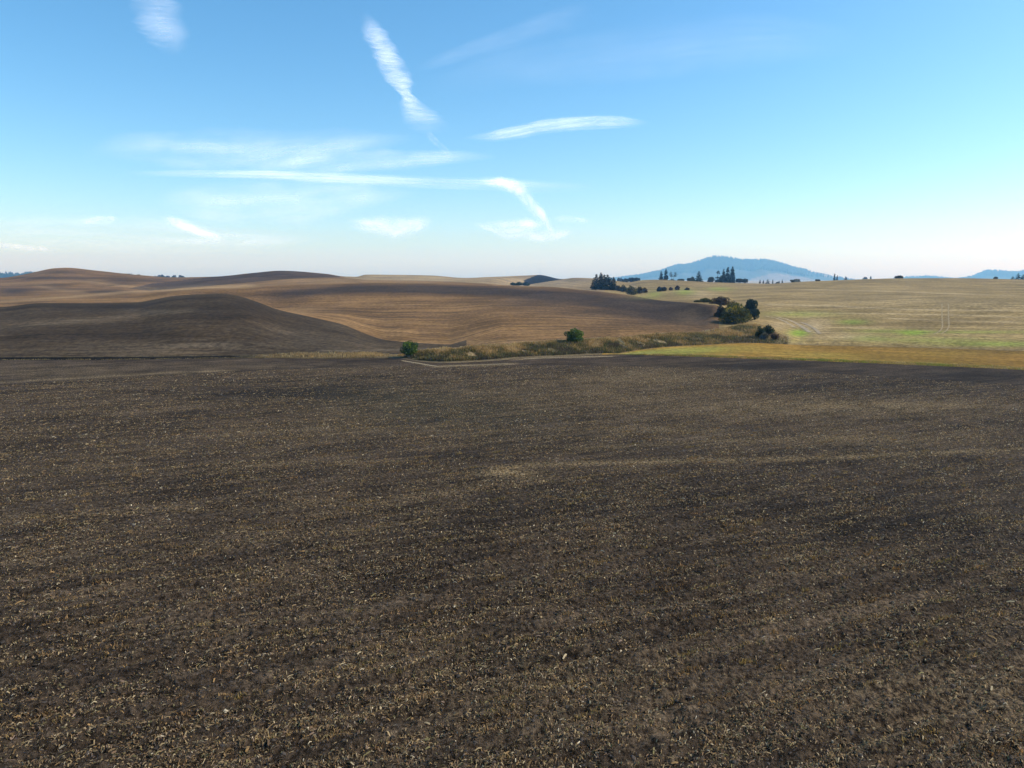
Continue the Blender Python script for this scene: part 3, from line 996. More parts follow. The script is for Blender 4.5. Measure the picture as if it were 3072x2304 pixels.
def broadleaf(h, w, seed, col, n=1500, leaf=None, gold=None, trunk=0.12, dome=False):
    """crown of uneven lobes of leaves on a short trunk with limbs; returns crown and trunk meshes"""
    r2 = np.random.default_rng(seed)
    leaf = leaf or 0.05 * w
    nl = 9 if not dome else 13
    cz = h * (0.56 if not dome else 0.45)
    lobes = []
    for k in range(nl):
        a = k * 2.4 + r2.uniform(-.4, .4)
        rr = r2.uniform(0.10, 0.38) * w
        zz = (cz + r2.uniform(-0.26, 0.22) * h) if not dome else h * r2.uniform(0.16, 0.66)
        s = r2.uniform(0.20, 0.30) if not dome else r2.uniform(0.13, 0.25)
        lobes.append((rr * math.cos(a), rr * math.sin(a), zz, s * w, s * h * 0.95))
    lobes.append((r2.uniform(-.08, .08) * w, 0, h * 0.76, 0.22 * w, 0.22 * h))
    lobes.append((0, 0, cz, 0.36 * w, 0.36 * h))
    if dome:
        lobes.append((0, 0, 0.25 * h, 0.42 * w, 0.25 * h))
    L = np.array(lobes)
    vol = L[:, 3] ** 2
    pick = r2.choice(len(L), n, p=vol / vol.sum())
    d = r2.normal(0, 1, (n, 3))
    d /= np.linalg.norm(d, axis=1)[:, None]
    rad = r2.uniform(0.35, 1.06, n) ** 0.5
    P = np.stack([L[pick, 0] + d[:, 0] * rad * L[pick, 3], L[pick, 1] + d[:, 1] * rad * L[pick, 3], L[pick, 2] + d[:, 2] * rad * L[pick, 4]], -1)
    P[:, 2] = np.maximum(P[:, 2], 0.03 * h)
    tone = r2.uniform(0.6, 1.35, len(L))[pick] * r2.uniform(0.7, 1.3, n)
    C = np.array([col]) * tone[:, None]
    if gold is not None:
        g = r2.uniform(0, 1, n) < np.clip((r2.uniform(0, 1, len(L))[pick] - 0.35) * 1.3, 0, .85)
        C[g] = np.array(gold) * tone[g, None]
    v, f, c = cards(P, leaf * r2.uniform(0.6, 1.3, n), C, seed=seed)
    me = mesh_from('crown', v, f)
    add_attr(me, 'col', 'FLOAT_COLOR', c)
    ts = [tube((0, 0, -0.3), (0, 0, h * 0.35), trunk * w * 0.5, trunk * w * 0.35)]
    for k in range(5):
        l = L[k]
        ts.append(tube((0, 0, h * r2.uniform(0.08, 0.3)), (l[0] * .8, l[1] * .8, l[2]), trunk * w * 0.22, trunk * w * 0.07, 5))
    tv, tf = join_tubes(ts)
    return me, mesh_from('trunk', tv, tf, smooth=True)


def conifer(h, w, seed, col, n=1100, bare=0.06, ragged=0.3, lean=0.0, tops=None, power=0.85, gaps=0.0):
    """fir or pine: whorls of drooping boughs set with needle sprays round a tapering trunk"""
    r2 = np.random.default_rng(seed)
    nb = max(26, int(h * 5))
    P, Dd, S_, C = [], [], [], []
    stems = tops or [(0.0, 0.0, 1.0)]
    for (sx, sy, sh) in stems:
        for k in range(nb):
            t = (k + r2.uniform(0, 1)) / nb
            t = bare + (1 - bare) * t
            if gaps and vnoise(np.array([t * 9.0]), np.array([seed * 1.7]), 5)[0] < gaps:
                continue
            a = k * 2.39996 + r2.uniform(-.5, .5)
            reach = 0.5 * w * ((1 - t) ** power + 0.03) * r2.uniform(1 - ragged, 1 + ragged * 0.6) * min(1, 0.55 + t * 4)
            m = max(5, int(1.5 * n / nb / len(stems) * (0.4 + 1.2 * (1 - t))))
            s = r2.uniform(0.08, 1, m) ** 0.75
            x = reach * s * math.cos(a) + r2.normal(0, 0.05 * w, m) * s
            y = reach * s * math.sin(a) + r2.normal(0, 0.05 * w, m) * s
            z = h * sh * t - reach * s * r2.uniform(0.15, 0.45) + r2.normal(0, 0.012 * h, m)
            f = min(1.0, t * 1.3)
            P.append(np.stack([x + sx * w * f + lean * t * w, y + sy * w * f, np.maximum(z, 0.02 * h)], -1))
            Dd.append(np.tile([[math.cos(a), math.sin(a), -0.35]], (m, 1)))
            S_.append(np.full(m, 0.048 * h * (0.5 + 0.8 * (1 - t))))
            C.append(np.array([col]) * r2.uniform(0.55, 1.4, (m, 1)))
    P, Dd, S_, C = map(np.concatenate, (P, Dd, S_, C))
    v, f, c = cards(P, S_, C, seed=seed, dirs=Dd)
    me = mesh_from('crown', v, f)
    add_attr(me, 'col', 'FLOAT_COLOR', c)
    ts = []
    for (sx, sy, sh) in stems:
        ts.append(tube((0, 0, -0.4), (sx * w * 0.8, sy * w * 0.8, h * sh * 0.62), 0.022 * h, 0.011 * h))
        ts.append(tube((sx * w * 0.8, sy * w * 0.8, h * sh * 0.62), (sx * w + lean * w, sy * w, h * sh * 0.98), 0.011 * h, 0.002 * h))
    tv, tf = join_tubes(ts)
    return me, mesh_from('trunk', tv, tf, smooth=True)


def plant(name, kind, px, ytop, ybase, wpx, label, cat, group=None, r=None, seed=None, loc=None, sink=0.0, **kw):
    """stand a tree on the land where its foot shows (or at distance r along that column, behind a crest)"""
    seed = seed if seed is not None else int(px * 13 + ybase * 7) % 9973
    p = loc or (ground_hit(px, ybase) if r is None else ground_at(px, r))
    if p is None:
        p = ground_at(px, 640)
    rr = math.hypot(p.x, p.y)
    te = float(ray(px, ytop)[1])
    h = max(CAMZ + rr * te - p.z, 0.4)
    w = wpx / F_ * rr * math.cos(math.atan2(p.x, p.y)) ** 0 * 1.0
    cr, tr = (conifer if kind == 'c' else broadleaf)(h, w, seed, **kw)
    e = bpy.data.objects.new(name, None)
    COL.objects.link(e)
    e.location = (p.x, p.y, p.z - sink)
    e.empty_display_size = 0.5
    for k, v in (('label', label), ('category', cat), ('group', group)):
        if v:
            e[k] = v
    link('crown', cr, NEEDLE if kind == 'c' else LEAF, e)
    link('trunk', tr, BARK, e)
    return e


# two round green bushes by the bank
plant('bush', 'b', 410.5, 339.6, 355.5, 18, 'small bright green bush at the left end of the weedy bank', 'bush', 'lone bushes along the ditch bank', n=3600, leaf=0.10, col=(0.055, 0.092, 0.020), gold=(0.16, 0.20, 0.030), dome=True)
plant('bush', 'b', 575, 327.6, 342.6, 20, 'round dark green bush standing alone on the middle of the bank top', 'bush', 'lone bushes along the ditch bank', n=4200, leaf=0.11, col=(0.050, 0.085, 0.018), gold=(0.15, 0.18, 0.028), dome=True)
# thicket at the end of the brown hill
plant('shrub', 'b', 736, 302.5, 324.0, 33, 'largest olive-gold shrub of the thicket beside the brown hill', 'shrub', 'thicket at the end of the brown hill', r=158, n=5200, leaf=0.17, col=(0.055, 0.060, 0.018), gold=(0.22, 0.165, 0.03), dome=True)
plant('shrub', 'b', 745, 307.5, 322.0, 17, 'olive shrub against the right flank of the largest thicket shrub', 'shrub', 'thicket at the end of the brown hill', r=163, n=2200, leaf=0.16, col=(0.05, 0.055, 0.018), gold=(0.12, 0.10, 0.025), dome=True)
plant('shrub', 'b', 721, 296.0, 312.0, 20, 'purplish brown rounded shrub at the top of the thicket', 'shrub', 'thicket at the end of the brown hill', r=196, n=2800, leaf=0.18, col=(0.085, 0.055, 0.035), gold=(0.07, 0.06, 0.025), dome=True)
plant('shrub', 'b', 733, 299.5, 312.0, 13, 'gold-brown shrub between the purplish and the olive-gold shrubs', 'shrub', 'thicket at the end of the brown hill', r=186, n=1800, leaf=0.16, col=(0.10, 0.075, 0.025), gold=(0.13, 0.10, 0.025), dome=True)
plant('shrub', 'b', 707, 297.8, 304.0, 13, 'low olive shrub left of the purplish shrub on the hill edge', 'shrub', 'thicket at the end of the brown hill', r=205, n=1500, leaf=0.15, col=(0.06, 0.065, 0.022), dome=True)
plant('shrub', 'b', 698, 300.0, 304.0, 8, 'lowest leftmost shrub trailing from the thicket', 'shrub', 'thicket at the end of the brown hill', r=207, n=800, leaf=0.15, col=(0.06, 0.06, 0.022), dome=True)
plant('shrub', 'b', 722, 304.0, 326.0, 11, 'dark brown shrub at the left flank of the largest thicket shrub', 'shrub', 'thicket at the end of the brown hill', r=166, n=2000, leaf=0.16, col=(0.05, 0.042, 0.022), gold=(0.08, 0.06, 0.025), dome=True)
plant('evergreen_tree', 'b', 751, 298.4, 320.0, 13, 'dark upright evergreen tree at the right of the thicket', 'tree', r=172, n=3600, leaf=0.15, col=(0.022, 0.035, 0.020), trunk=0.2)
plant('evergreen_tree', 'b', 756, 308.0, 320.0, 10, 'short dark evergreen leaning at the foot of the upright evergreen', 'tree', r=168, n=1800, leaf=0.14, col=(0.022, 0.033, 0.020), trunk=0.2)
# shrubs on the end of the bank
plant('shrub', 'b', 759.5, 325.0, 337.5, 9, 'dark shrub on the bank end, left of two', 'shrub', 'dark shrubs on the end of the bank', n=1500, leaf=0.12, col=(0.04, 0.05, 0.018), dome=True)
plant('shrub', 'b', 768.5, 324.5, 334.5, 12, 'dark green shrub on the bank end, right of two', 'shrub', 'dark shrubs on the end of the bank', n=1800, leaf=0.12, col=(0.035, 0.045, 0.018), dome=True)
plant('shrub', 'b', 764, 332.0, 339.5, 9, 'low grey-green shrub at the foot of the bank end', 'shrub', 'dark shrubs on the end of the bank', n=900, leaf=0.12, col=(0.09, 0.08, 0.05), dome=True)
plant('shrub', 'b', 775, 332, 339, 9, 'low brownish shrub at the right tip of the bank', 'shrub', 'dark shrubs on the end of the bank', n=900, leaf=0.12, col=(0.13, 0.085, 0.05), dome=True)
# dark clump of firs
for i, (px, yt, w, lab) in enumerate([(593.3, 279.5, 7, 'leftmost short fir of the dark fir clump'), (596.2, 274.3, 8.5, 'second fir from the left in the dark fir clump'),
                                      (600.8, 273.0, 9, 'tallest fir of the dark fir clump'), (604.2, 274.5, 9, 'middle fir of the dark fir clump, right of the tallest'),
                                      (607.5, 274.4, 9.5, 'fir right of the middle in the dark fir clump'), (611, 277.5, 8.5, 'second fir from the right in the dark fir clump'),
                                      (613.6, 277.0, 8, 'rightmost fir of the dark fir clump')]):
    plant('fir_tree', 'c', px, yt, 291, w * 1.15, lab, 'tree', 'dark fir clump on the hill', r=395 + (i % 3) * 6, n=1500, col=(0.020, 0.030, 0.022), power=0.6, bare=0.02)
# shrubs right of the firs
for px, yt, yb, w, col, gold, lab, r in [(618.5, 285.0, 291.5, 7, (0.05, 0.045, 0.035), None, 'grey-brown shrub touching the fir clump', 385), (623.5, 284.5, 292.5, 7.5, (0.05, 0.05, 0.03), None, 'upright dark shrub second right of the fir clump', 375),
                                         (632, 285.2, 295, 14, (0.045, 0.055, 0.025), (0.11, 0.085, 0.03), 'largest olive shrub right of the fir clump', 345), (640, 286.5, 293, 8, (0.07, 0.055, 0.03), None, 'brownish shrub at the right end of the row by the firs', 362),
                                         (645, 287.5, 292.5, 7, (0.09, 0.065, 0.04), None, 'faded brown low shrub beyond the row by the firs', 372),
                                         (659.5, 286.6, 292, 6, (0.04, 0.04, 0.035), None, 'dark shrub on the pale slope, left half of a pair', 390), (664, 286.8, 291.5, 6.5, (0.05, 0.042, 0.035), None, 'dark shrub on the pale slope, right half of a pair', 392),
                                         (671, 287.0, 291, 3.5, (0.10, 0.055, 0.04), None, 'small reddish brown shrub on the pale slope', 395), (677.6, 285.5, 290.5, 4.6, (0.07, 0.038, 0.03), None, 'dark reddish rounded shrub on the pale slope', 398),
                                         (687.5, 287.6, 289.7, 5, (0.045, 0.035, 0.03), None, 'small dark shrub alone on the pale slope', 400)]:
    plant('shrub', 'b', px, yt, yb, w, lab, 'shrub', 'shrubs on the slope by the firs', r=r, n=1100, leaf=0.30, col=col, gold=gold, dome=True)
# low shrubs under the bare black hill
for px, yt, w, lab in [(513.5, 282.4, 7, 'leftmost of three low shrubs below the bare black hill'), (519, 281.6, 8, 'middle of three low shrubs below the bare black hill'), (526, 281.7, 8, 'rightmost of three low shrubs below the bare black hill')]:
    plant('shrub', 'b', px, yt, 285.4, w, lab, 'shrub', 'low shrubs below the bare black hill', r=560, n=600, leaf=0.45, col=(0.045, 0.06, 0.035), dome=True)
# trees on the skyline
SKY = 'trees along the skyline'
for kind, px, yt, w, r, lab, kw in [
    ('b', 625, 278.6, 7, 720, 'low round tree left of the skyline tree trio', dict(col=(0.04, 0.045, 0.035))), ('b', 631.5, 277.4, 7, 725, 'middle round tree of the skyline trio left of the conifer pair', dict(col=(0.04, 0.045, 0.035))),
    ('b', 637, 277.8, 6, 715, 'right round tree of the skyline trio left of the conifer pair', dict(col=(0.04, 0.045, 0.035))),
    ('b', 619.5, 278.2, 5, 900, 'pale far tree just right of the fir clump on the skyline', dict(col=(0.05, 0.06, 0.05))),
    ('c', 661, 271.2, 5.0, 650, 'left conifer of the skyline pair', dict(col=(0.022, 0.03, 0.022), power=.5)), ('c', 665.6, 268.9, 4.8, 650, 'right taller conifer of the skyline pair', dict(col=(0.022, 0.03, 0.022), power=.45)),
    ('c', 672.5, 271.6, 7.0, 645, 'fork-topped pine right of the skyline conifer pair', dict(col=(0.03, 0.04, 0.03), tops=[(-0.3, 0, 1.0), (0.35, 0, 0.95)], power=.5, gaps=.35)),
    ('b', 680, 279.2, 7, 640, 'low bush between the forked pine and the spruce', dict(col=(0.04, 0.045, 0.035))),
    ('b', 688.7, 278.2, 3.6, 640, 'smaller round tree left of the broad spruce', dict(col=(0.045, 0.05, 0.035))), ('b', 692, 277.0, 5, 645, 'larger round tree left of the broad spruce', dict(col=(0.045, 0.05, 0.035))),
    ('c', 698.5, 271.0, 9.0, 630, 'broad pyramid-shaped spruce standing alone on the skyline', dict(col=(0.020, 0.028, 0.022), power=.75)),
    ('b', 710.5, 277.2, 8, 640, 'bushy grey-green tree left of the tall conifer group', dict(col=(0.06, 0.065, 0.05))),
    ('c', 717.5, 270.0, 6.0, 625, 'ragged leftmost conifer of the tall skyline group', dict(col=(0.025, 0.035, 0.03), power=.35, gaps=.4)), ('c', 723.3, 269.0, 4.8, 630, 'second conifer of the tall skyline group, thin', dict(col=(0.03, 0.04, 0.035), power=.4, gaps=.3)),
    ('c', 727.2, 267.0, 5.0, 625, 'third conifer of the tall skyline group', dict(col=(0.025, 0.035, 0.03), power=.4, gaps=.2)), ('c', 731.8, 266.6, 6.6, 620, 'rightmost and fullest conifer of the tall skyline group', dict(col=(0.020, 0.028, 0.024), power=.5)),
    ('b', 722, 275.8, 9, 650, 'leafy tree filling the foot of the tall conifer group, left', dict(col=(0.045, 0.055, 0.04))), ('b', 728, 276.4, 8, 648, 'leafy tree filling the foot of the tall conifer group, right', dict(col=(0.04, 0.05, 0.04))),
    ('b', 738.8, 278.4, 7.5, 610, 'rounded dark tree right of the tall conifer group', dict(col=(0.04, 0.04, 0.035))), ('b', 744.5, 279.0, 6, 610, 'rounded tree at the right end of the long tree row', dict(col=(0.045, 0.05, 0.035))),
    ('c', 759.8, 279.6, 3.6, 630, 'left small conifer of three on the skyline dip', dict(col=(0.03, 0.04, 0.04))), ('c', 763.2, 280.2, 3.2, 640, 'middle smallest conifer of three on the skyline dip', dict(col=(0.03, 0.04, 0.04))),
    ('c', 767.5, 279.2, 6.0, 630, 'right broad conifer of three on the skyline dip', dict(col=(0.028, 0.036, 0.036), power=.7)), ('c', 772.6, 279.8, 2.6, 800, 'thin faint conifer right of the skyline dip', dict(col=(0.04, 0.05, 0.05))),
    ('b', 776.5, 282.0, 5, 700, 'low bush between thin conifers on the skyline dip', dict(col=(0.04, 0.045, 0.04))), ('c', 779.2, 281.0, 2.2, 700, 'short thin conifer right of the low bush', dict(col=(0.04, 0.05, 0.05))),
    ('c', 782.0, 279.8, 2.8, 690, 'last thin conifer right of the skyline dip', dict(col=(0.035, 0.045, 0.045))), ('b', 796, 279.2, 9, 590, 'pale grey-green bush on the skyline before the mountain foot', dict(col=(0.13, 0.13, 0.09))),
    ('b', 817.5, 279.9, 3.2, 560, 'tiny dark bush on the skyline at the mountain foot', dict(col=(0.04, 0.04, 0.03))),
    ('c', 834, 273.6, 2.0, 1100, 'tall faint slender tree on the right flank of the mountain', dict(col=(0.06, 0.07, 0.06), power=.3, gaps=.3)), ('c', 836.7, 275.6, 1.8, 1100, 'shorter faint slender tree on the right flank of the mountain', dict(col=(0.06, 0.07, 0.06), power=.3, gaps=.3)),
    ('c', 845.3, 276.0, 3.8, 545, 'small dark reddish conifer alone on the right skyline', dict(col=(0.05, 0.032, 0.028), power=.7)), ('b', 864.5, 276.6, 5.4, 1300, 'hazy blue round tree on the right skyline', dict(col=(0.035, 0.05, 0.05))),
    ('c', 870.2, 276.4, 2.2, 1200, 'slim hazy tree beside the hazy blue round tree', dict(col=(0.05, 0.06, 0.05), power=.3)), ('b', 898.5, 275.6, 7.2, 533, 'dark dome-shaped shrub on the right skyline', dict(col=(0.035, 0.035, 0.022), dome=True)),
    ('b', 995, 277.3, 2.4, 525, 'tiny bush on the skyline before the far right hill', dict(col=(0.05, 0.05, 0.04))), ('c', 1012.2, 276.3, 4.0, 526, 'shortest dark conifer at the right edge of the picture', dict(col=(0.020, 0.028, 0.022), power=.6)),
    ('c', 1017.4, 273.2, 4.8, 526, 'tallest dark conifer at the right edge of the picture', dict(col=(0.020, 0.028, 0.022), power=.55)), ('c', 1022.5, 274.2, 5.0, 526, 'rightmost dark conifer cut by the picture edge', dict(col=(0.020, 0.028, 0.022), power=.6)),
    ('b', 122, 273.0, 6, 1300, 'low far tree left on the skyline slope', dict(col=(0.05, 0.055, 0.04))), ('b', 128.5, 273.2, 5, 1300, 'second low far tree on the left skyline slope', dict(col=(0.05, 0.055, 0.04))),
    ('c', 132.6, 273.2, 1.8, 1200, 'tiny pointed tree on the left skyline slope', dict(col=(0.04, 0.05, 0.05))), ('b', 138.8, 273.8, 4.4, 1300, 'round blue tree on the left skyline slope', dict(col=(0.035, 0.045, 0.045))),
    ('b', 157.5, 275.4, 5.5, 1500, 'left end tree of the far blue tree row', dict(col=(0.035, 0.045, 0.045))), ('b', 162.5, 275.0, 6, 1500, 'second tree of the far blue tree row', dict(col=(0.035, 0.045, 0.045))),
    ('b', 168, 275.2, 6, 1500, 'third tree of the far blue tree row', dict(col=(0.035, 0.045, 0.045))), ('b', 174, 275.2, 6, 1500, 'fourth tree of the far blue tree row, before the gap', dict(col=(0.035, 0.045, 0.045))),
    ('b', 181.8, 275.0, 6, 1500, 'far blue tree right of the gap in the tree row', dict(col=(0.035, 0.045, 0.045)))]:
    nm = 'conifer_tree' if kind == 'c' else ('shrub' if ('bush' in lab or 'shrub' in lab) else 'leafy_tree')
    kw.setdefault('n', 900 if kind == 'c' else 700)
    if kind == 'b':
        kw.setdefault('leaf', r * 0.0011)
    plant(nm, kind, px, yt, 281, w, lab, 'shrub' if nm == 'shrub' else 'tree', SKY, r=r, **kw)

# ------------------------------------------------------------------ masts
STEEL = plain_material('galvanised_steel', (0.45, 0.46, 0.48), 0.5)


def mast(px, ytop, r, wid, label, cat, name):
    p = ground_at(px, r)
    h = CAMZ + r * float(ray(px, ytop)[1]) - p.z
    ts = [tube((0, 0, -0.5), (0, 0, h), wid, wid * 0.5, 6)]
    e = bpy.data.objects.new(name, None)
    COL.objects.link(e)
    e.location = p
    e['label'], e['category'] = label, cat
    v, f = join_tubes(ts)
    link('pole', mesh_from('pole', v, f), STEEL, e)
    v, f = join_tubes([tube((-1.0, 0, h * 0.93), (1.0, 0, h * 0.93), wid * 0.6, wid * 0.6, 5), tube((-0.6, 0, h * 0.85), (0.6, 0, h * 0.85), wid * 0.6, wid * 0.6, 5)])
    link('crossarm', mesh_from('crossarm', v, f), STEEL, e)


mast(540, 268.2, 852, 0.14, 'thin pale radio mast on top of the bare black hill', 'mast', 'radio_mast')
mast(967.5, 275.6, 640, 0.12, 'thin utility pole on the right skyline', 'pole', 'utility_pole')

# ------------------------------------------------------------------ wheel tracks on the pale slope
TRACK = plain_material('crushed_pale_stubble', (0.29, 0.21, 0.10), 0.95, 0.25, 0.35)


def track(pts, wid, label, name='wheel_track'):
    p = np.array(pts, float)
    s = np.linspace(0, 1, 60)
    t0 = np.linspace(0, 1, len(p))
    hits = [ground_hit(a, b) for a, b in zip(pchip1(s, t0, p[:, 0]), pchip1(s, t0, p[:, 1]))]
    hits = [h for h in hits if h is not None]
    L, R = [], []
    for i, h in enumerate(hits):
        d = (hits[min(i + 1, len(hits) - 1)] - hits[max(i - 1, 0)])
        d.z = 0
        d.normalize()
        nrm = Vector((-d.y, d.x, 0))
        for lst, sg in ((L, 1), (R, -1)):
            q_ = h + nrm * sg * wid * (0.5 + 0.2 * math.sin(i * 1.7 + sg))
            lst.append((q_.x, q_.y, float(height_xy(np.array([q_.x]), np.array([q_.y]))[0]) + 0.05))
    n = len(L)
    f = [(i, i + 1, n + i + 1, n + i) for i in range(n - 1)]
    link(name, mesh_from(name, np.array(L + R), np.array(f)), TRACK, kind='structure')


track([(942, 304), (942, 316), (942.5, 326), (940, 331), (934, 334.5)], 0.26, 'left wheel track')
track([(948.5, 304), (948.5, 316), (949, 325), (947, 330), (941, 334)], 0.26, 'right wheel track')

PALE = plain_material('bleached_straw_rows', (0.31, 0.235, 0.135), 0.95, 0.2, 0.35)


TRACK = PALE
track([(766, 316.5), (775, 318), (784, 321), (795, 327.5)], 0.8, 'pale row')
track([(777, 317), (789, 320), (800, 325.5), (810, 332.5)], 0.9, 'pale row')
track([(801, 322.5), (808, 325), (814, 328.5), (820, 334)], 0.7, 'pale row')
track([(402, 360.9), (418, 363.6), (437, 366.8)], 0.4, 'bare strip')
track([(436, 366.9), (470, 365.6), (507, 364.2)], 0.4, 'bare strip')
track([(524, 359.2), (560, 357.7), (590, 357.2), (613, 356.7)], 0.55, 'bare strip')

# ------------------------------------------------------------------ contrails and cirrus, 3.5 km up
ALT = 3500.0


def cloud_material(name, amp, su, sv, seed, lo, hi, rag=1.1):
    N = NT(name)
    uv = N.attr('cuv', 'Vector')
    sep = N.n('ShaderNodeSeparateXYZ')
    N.l(uv, sep.inputs[0])
    u, v, e = sep.outputs
    n1 = N.noise(N.mapping(uv, (su, sv, 0), loc=(seed, seed * 2, 0)), 1.0, 7, 0.68, 0.35)
    n2 = N.noise(N.mapping(uv, (su * 0.6, sv * 0.25, 0), loc=(seed * 3, seed, 0)), 1.0, 3, 0.5)
    n3 = N.noise(N.mapping(uv, (0.25, sv * 0.7, 0), loc=(seed * 5, 9, 0)), 1.0, 4, 0.6)
    u = N.math('ADD', N.math('MULTIPLY', u, 1.12), N.math('MULTIPLY', N.math('SUBTRACT', n3, 0.5), rag))
    edge = N.math('SUBTRACT', 1.0, N.math('MULTIPLY', u, u), True)
    edge = N.math('MULTIPLY', edge, e)
    a = N.math('POWER', edge, 1.5)
    a = N.math('MULTIPLY', a, N.math('ADD', 0.12, N.math('MULTIPLY', N.ramp(n1, 0.2, 0.78), 1.0)))
    a = N.math('MULTIPLY', a, N.ramp(n2, 0.2, 0.6))
    a = N.math('MULTIPLY', a, amp, True)
    tr = N.n('ShaderNodeBsdfTransparent')
    tl = N.n('ShaderNodeBsdfTranslucent')
    tl.inputs['Color'].default_value = (0.98, 0.98, 1.0, 1)
    df = N.n('ShaderNodeBsdfDiffuse')
    df.inputs['Color'].default_value = (0.98, 0.98, 1.0, 1)
    ad = N.n('ShaderNodeAddShader')
    N.l(tl.outputs[0], ad.inputs[0])
    N.l(df.outputs[0], ad.inputs[1])
    m = N.n('ShaderNodeMixShader')
    N.l(a, m.inputs[0])
    N.l(tr.outputs[0], m.inputs[1])
    N.l(ad.outputs[0], m.inputs[2])
    N.l(m.outputs[0], N.out.inputs[0])
    return N.m


def cloud(name, pts, horiz, label, cat, amp=0.5, su=0.6, sv=40.0, lo=0.1, hi=1.3, seed=1, group=None, alt=ALT, thick=60.0):
    """a thin lens of ice cloud: pts = (px, py, half width in px); both faces are modelled"""
    p = np.array(pts, float)
    n, m = 90, 13
    s = np.linspace(0, 1, n)
    dl = np.concatenate([[0], np.cumsum(np.hypot(np.diff(p[:, 0]), np.diff(p[:, 1])))])
    dl /= dl[-1]
    cx, cy, hw = pchip1(s, dl, p[:, 0]), pchip1(s, dl, p[:, 1]), pchip1(s, dl, p[:, 2])
    tx, ty = np.gradient(cx), np.gradient(cy)
    tl = np.hypot(tx, ty)
    if horiz == 'x':
        nx, ny = np.ones(n), np.zeros(n)
    elif horiz == 'y':
        nx, ny = np.zeros(n), np.ones(n)
    else:
        nx, ny = -ty / tl, tx / tl
    V, CU = [], []
    us = np.linspace(-1, 1, m)
    for face in (1, -1):
        for i in range(n):
            for u in us:
                a, te = ray(cx[i] + nx[i] * hw[i] * u * 1.6, cy[i] + ny[i] * hw[i] * u * 1.6)
                te = max(float(te), 0.012)
                r = (alt - CAMZ) / te
                V.append((r * math.sin(a), r * math.cos(a), alt + face * thick * (1 - u * u) * min(1, 6 * s[i], 6 * (1 - s[i]))))
                e = min(1.0, s[i] / 0.2, (1 - s[i]) / 0.2)
                CU.append((u, s[i], e))
    f = []
    for b in (0, n * m):
        for i in range(n - 1):
            for j in range(m - 1):
                q4 = (b + i * m + j, b + i * m + j + 1, b + (i + 1) * m + j + 1, b + (i + 1) * m + j)
                f.append(q4 if b == 0 else q4[::-1])
    me = mesh_from(name, np.array(V), np.array(f), smooth=True)
    add_attr(me, 'cuv', 'FLOAT_VECTOR', np.array(CU))
    link(name, me, cloud_material(name + '_ice', amp * 1.0, su, sv, seed, lo, hi), label=label, cat=cat, group=group)


GC = 'contrails and wisps in the sky'
cloud('contrail', [(364, 12, 3), (369, 22, 7), (376, 36, 10), (385, 52, 10), (394, 70, 11), (401, 84, 9), (406, 94, 4.5), (413, 106, 10), (424, 120, 16), (429, 130, 14), (431, 135, 8)], 'x',
      'broad ragged white contrail running steeply down the middle of the sky', 'contrail', amp=.44, su=.7, sv=38, seed=1, group=GC)
cloud('contrail', [(426, 131, 2.5), (435, 141, 2), (444, 149, 1.6), (452, 156, 1)], 'n', 'thin tail trailing from the foot of the ragged contrail', 'contrail', amp=.14, su=.5, sv=12, seed=2, group=GC)
cloud('contrail', [(146, -30, 16), (154, 0, 18), (161, 25, 19), (168, 42, 15), (173, 56, 6)], 'x', 'pale soft contrail cut by the top edge, at upper left', 'contrail', amp=.21, su=.8, sv=16, seed=3, lo=.1, hi=1.0, group=GC)
cloud('contrail', [(462, 139, 1.2), (485, 137, 3.4), (520, 131.5, 5), (550, 126, 5.2), (590, 122.5, 5), (620, 122, 4.2), (652, 123.5, 1.5)], 'y', 'smooth white streak of cloud right of the ragged contrail', 'cloud', amp=.42, su=2.0, sv=5, seed=4, group=GC)
cloud('contrail', [(120, 173.2, 1.5), (180, 173.6, 2.6), (260, 175, 3.2), (340, 178, 4), (420, 182, 4.6), (480, 184, 5), (520, 185.5, 5.5), (560, 187, 5), (600, 188, 3)], 'y', 'long thin level contrail across the left half of the sky', 'contrail', amp=.46, su=2.0, sv=8, seed=5, lo=.1, group=GC)
cloud('contrail', [(478, 180.5, 4), (498, 182.5, 5), (513, 186.5, 6), (524, 195, 5.5), (534, 207, 5), (542, 217, 4.5), (549, 230, 3.8), (553, 240, 3)], 'n', 'curved contrail bending down from the end of the long level one', 'contrail', amp=.42, su=1.2, sv=9, seed=6, group=GC)
cloud('cirrus_wisp', [(158, 217, 1), (172, 221, 4), (186, 226, 5), (200, 231, 4), (214, 237, 3), (230, 243, 1.2)], 'n', 'small white wisp slanting down above the left hills', 'cloud', amp=.42, su=1.6, sv=6, seed=7, group=GC)
cloud('cirrus_wisp', [(345, 222, 3), (372, 225, 7), (395, 228, 9), (415, 226, 8), (428, 222, 6), (436, 219, 2)], 'y', 'fan-shaped white wisp low over the middle of the horizon', 'cloud', amp=.36, su=2.2, sv=5, seed=8, group=GC)
cloud('cirrus_wisp', [(470, 223.5, 1.5), (490, 226.5, 4), (506, 230, 8), (520, 229, 8), (536, 225.5, 4), (548, 224, 1)], 'y', 'ragged white wisp left of the foot of the curved contrail', 'cloud', amp=.42, su=2.2, sv=5, seed=9, group=GC)
cloud('cirrus_wisp', [(522, 237, 2), (540, 237, 5), (555, 234.5, 5), (575, 231, 1.5)], 'y', 'soft wisp at the foot of the curved contrail', 'cloud', amp=.32, su=2.2, sv=5, seed=10, group=GC)
cloud('cirrus_wisp', [(552, 218, 1), (568, 219.5, 3), (580, 220.5, 2.6), (592, 221, 1)], 'y', 'tiny wisp right of the foot of the curved contrail', 'cloud', amp=.25, su=1.8, sv=5, seed=11, group=GC)
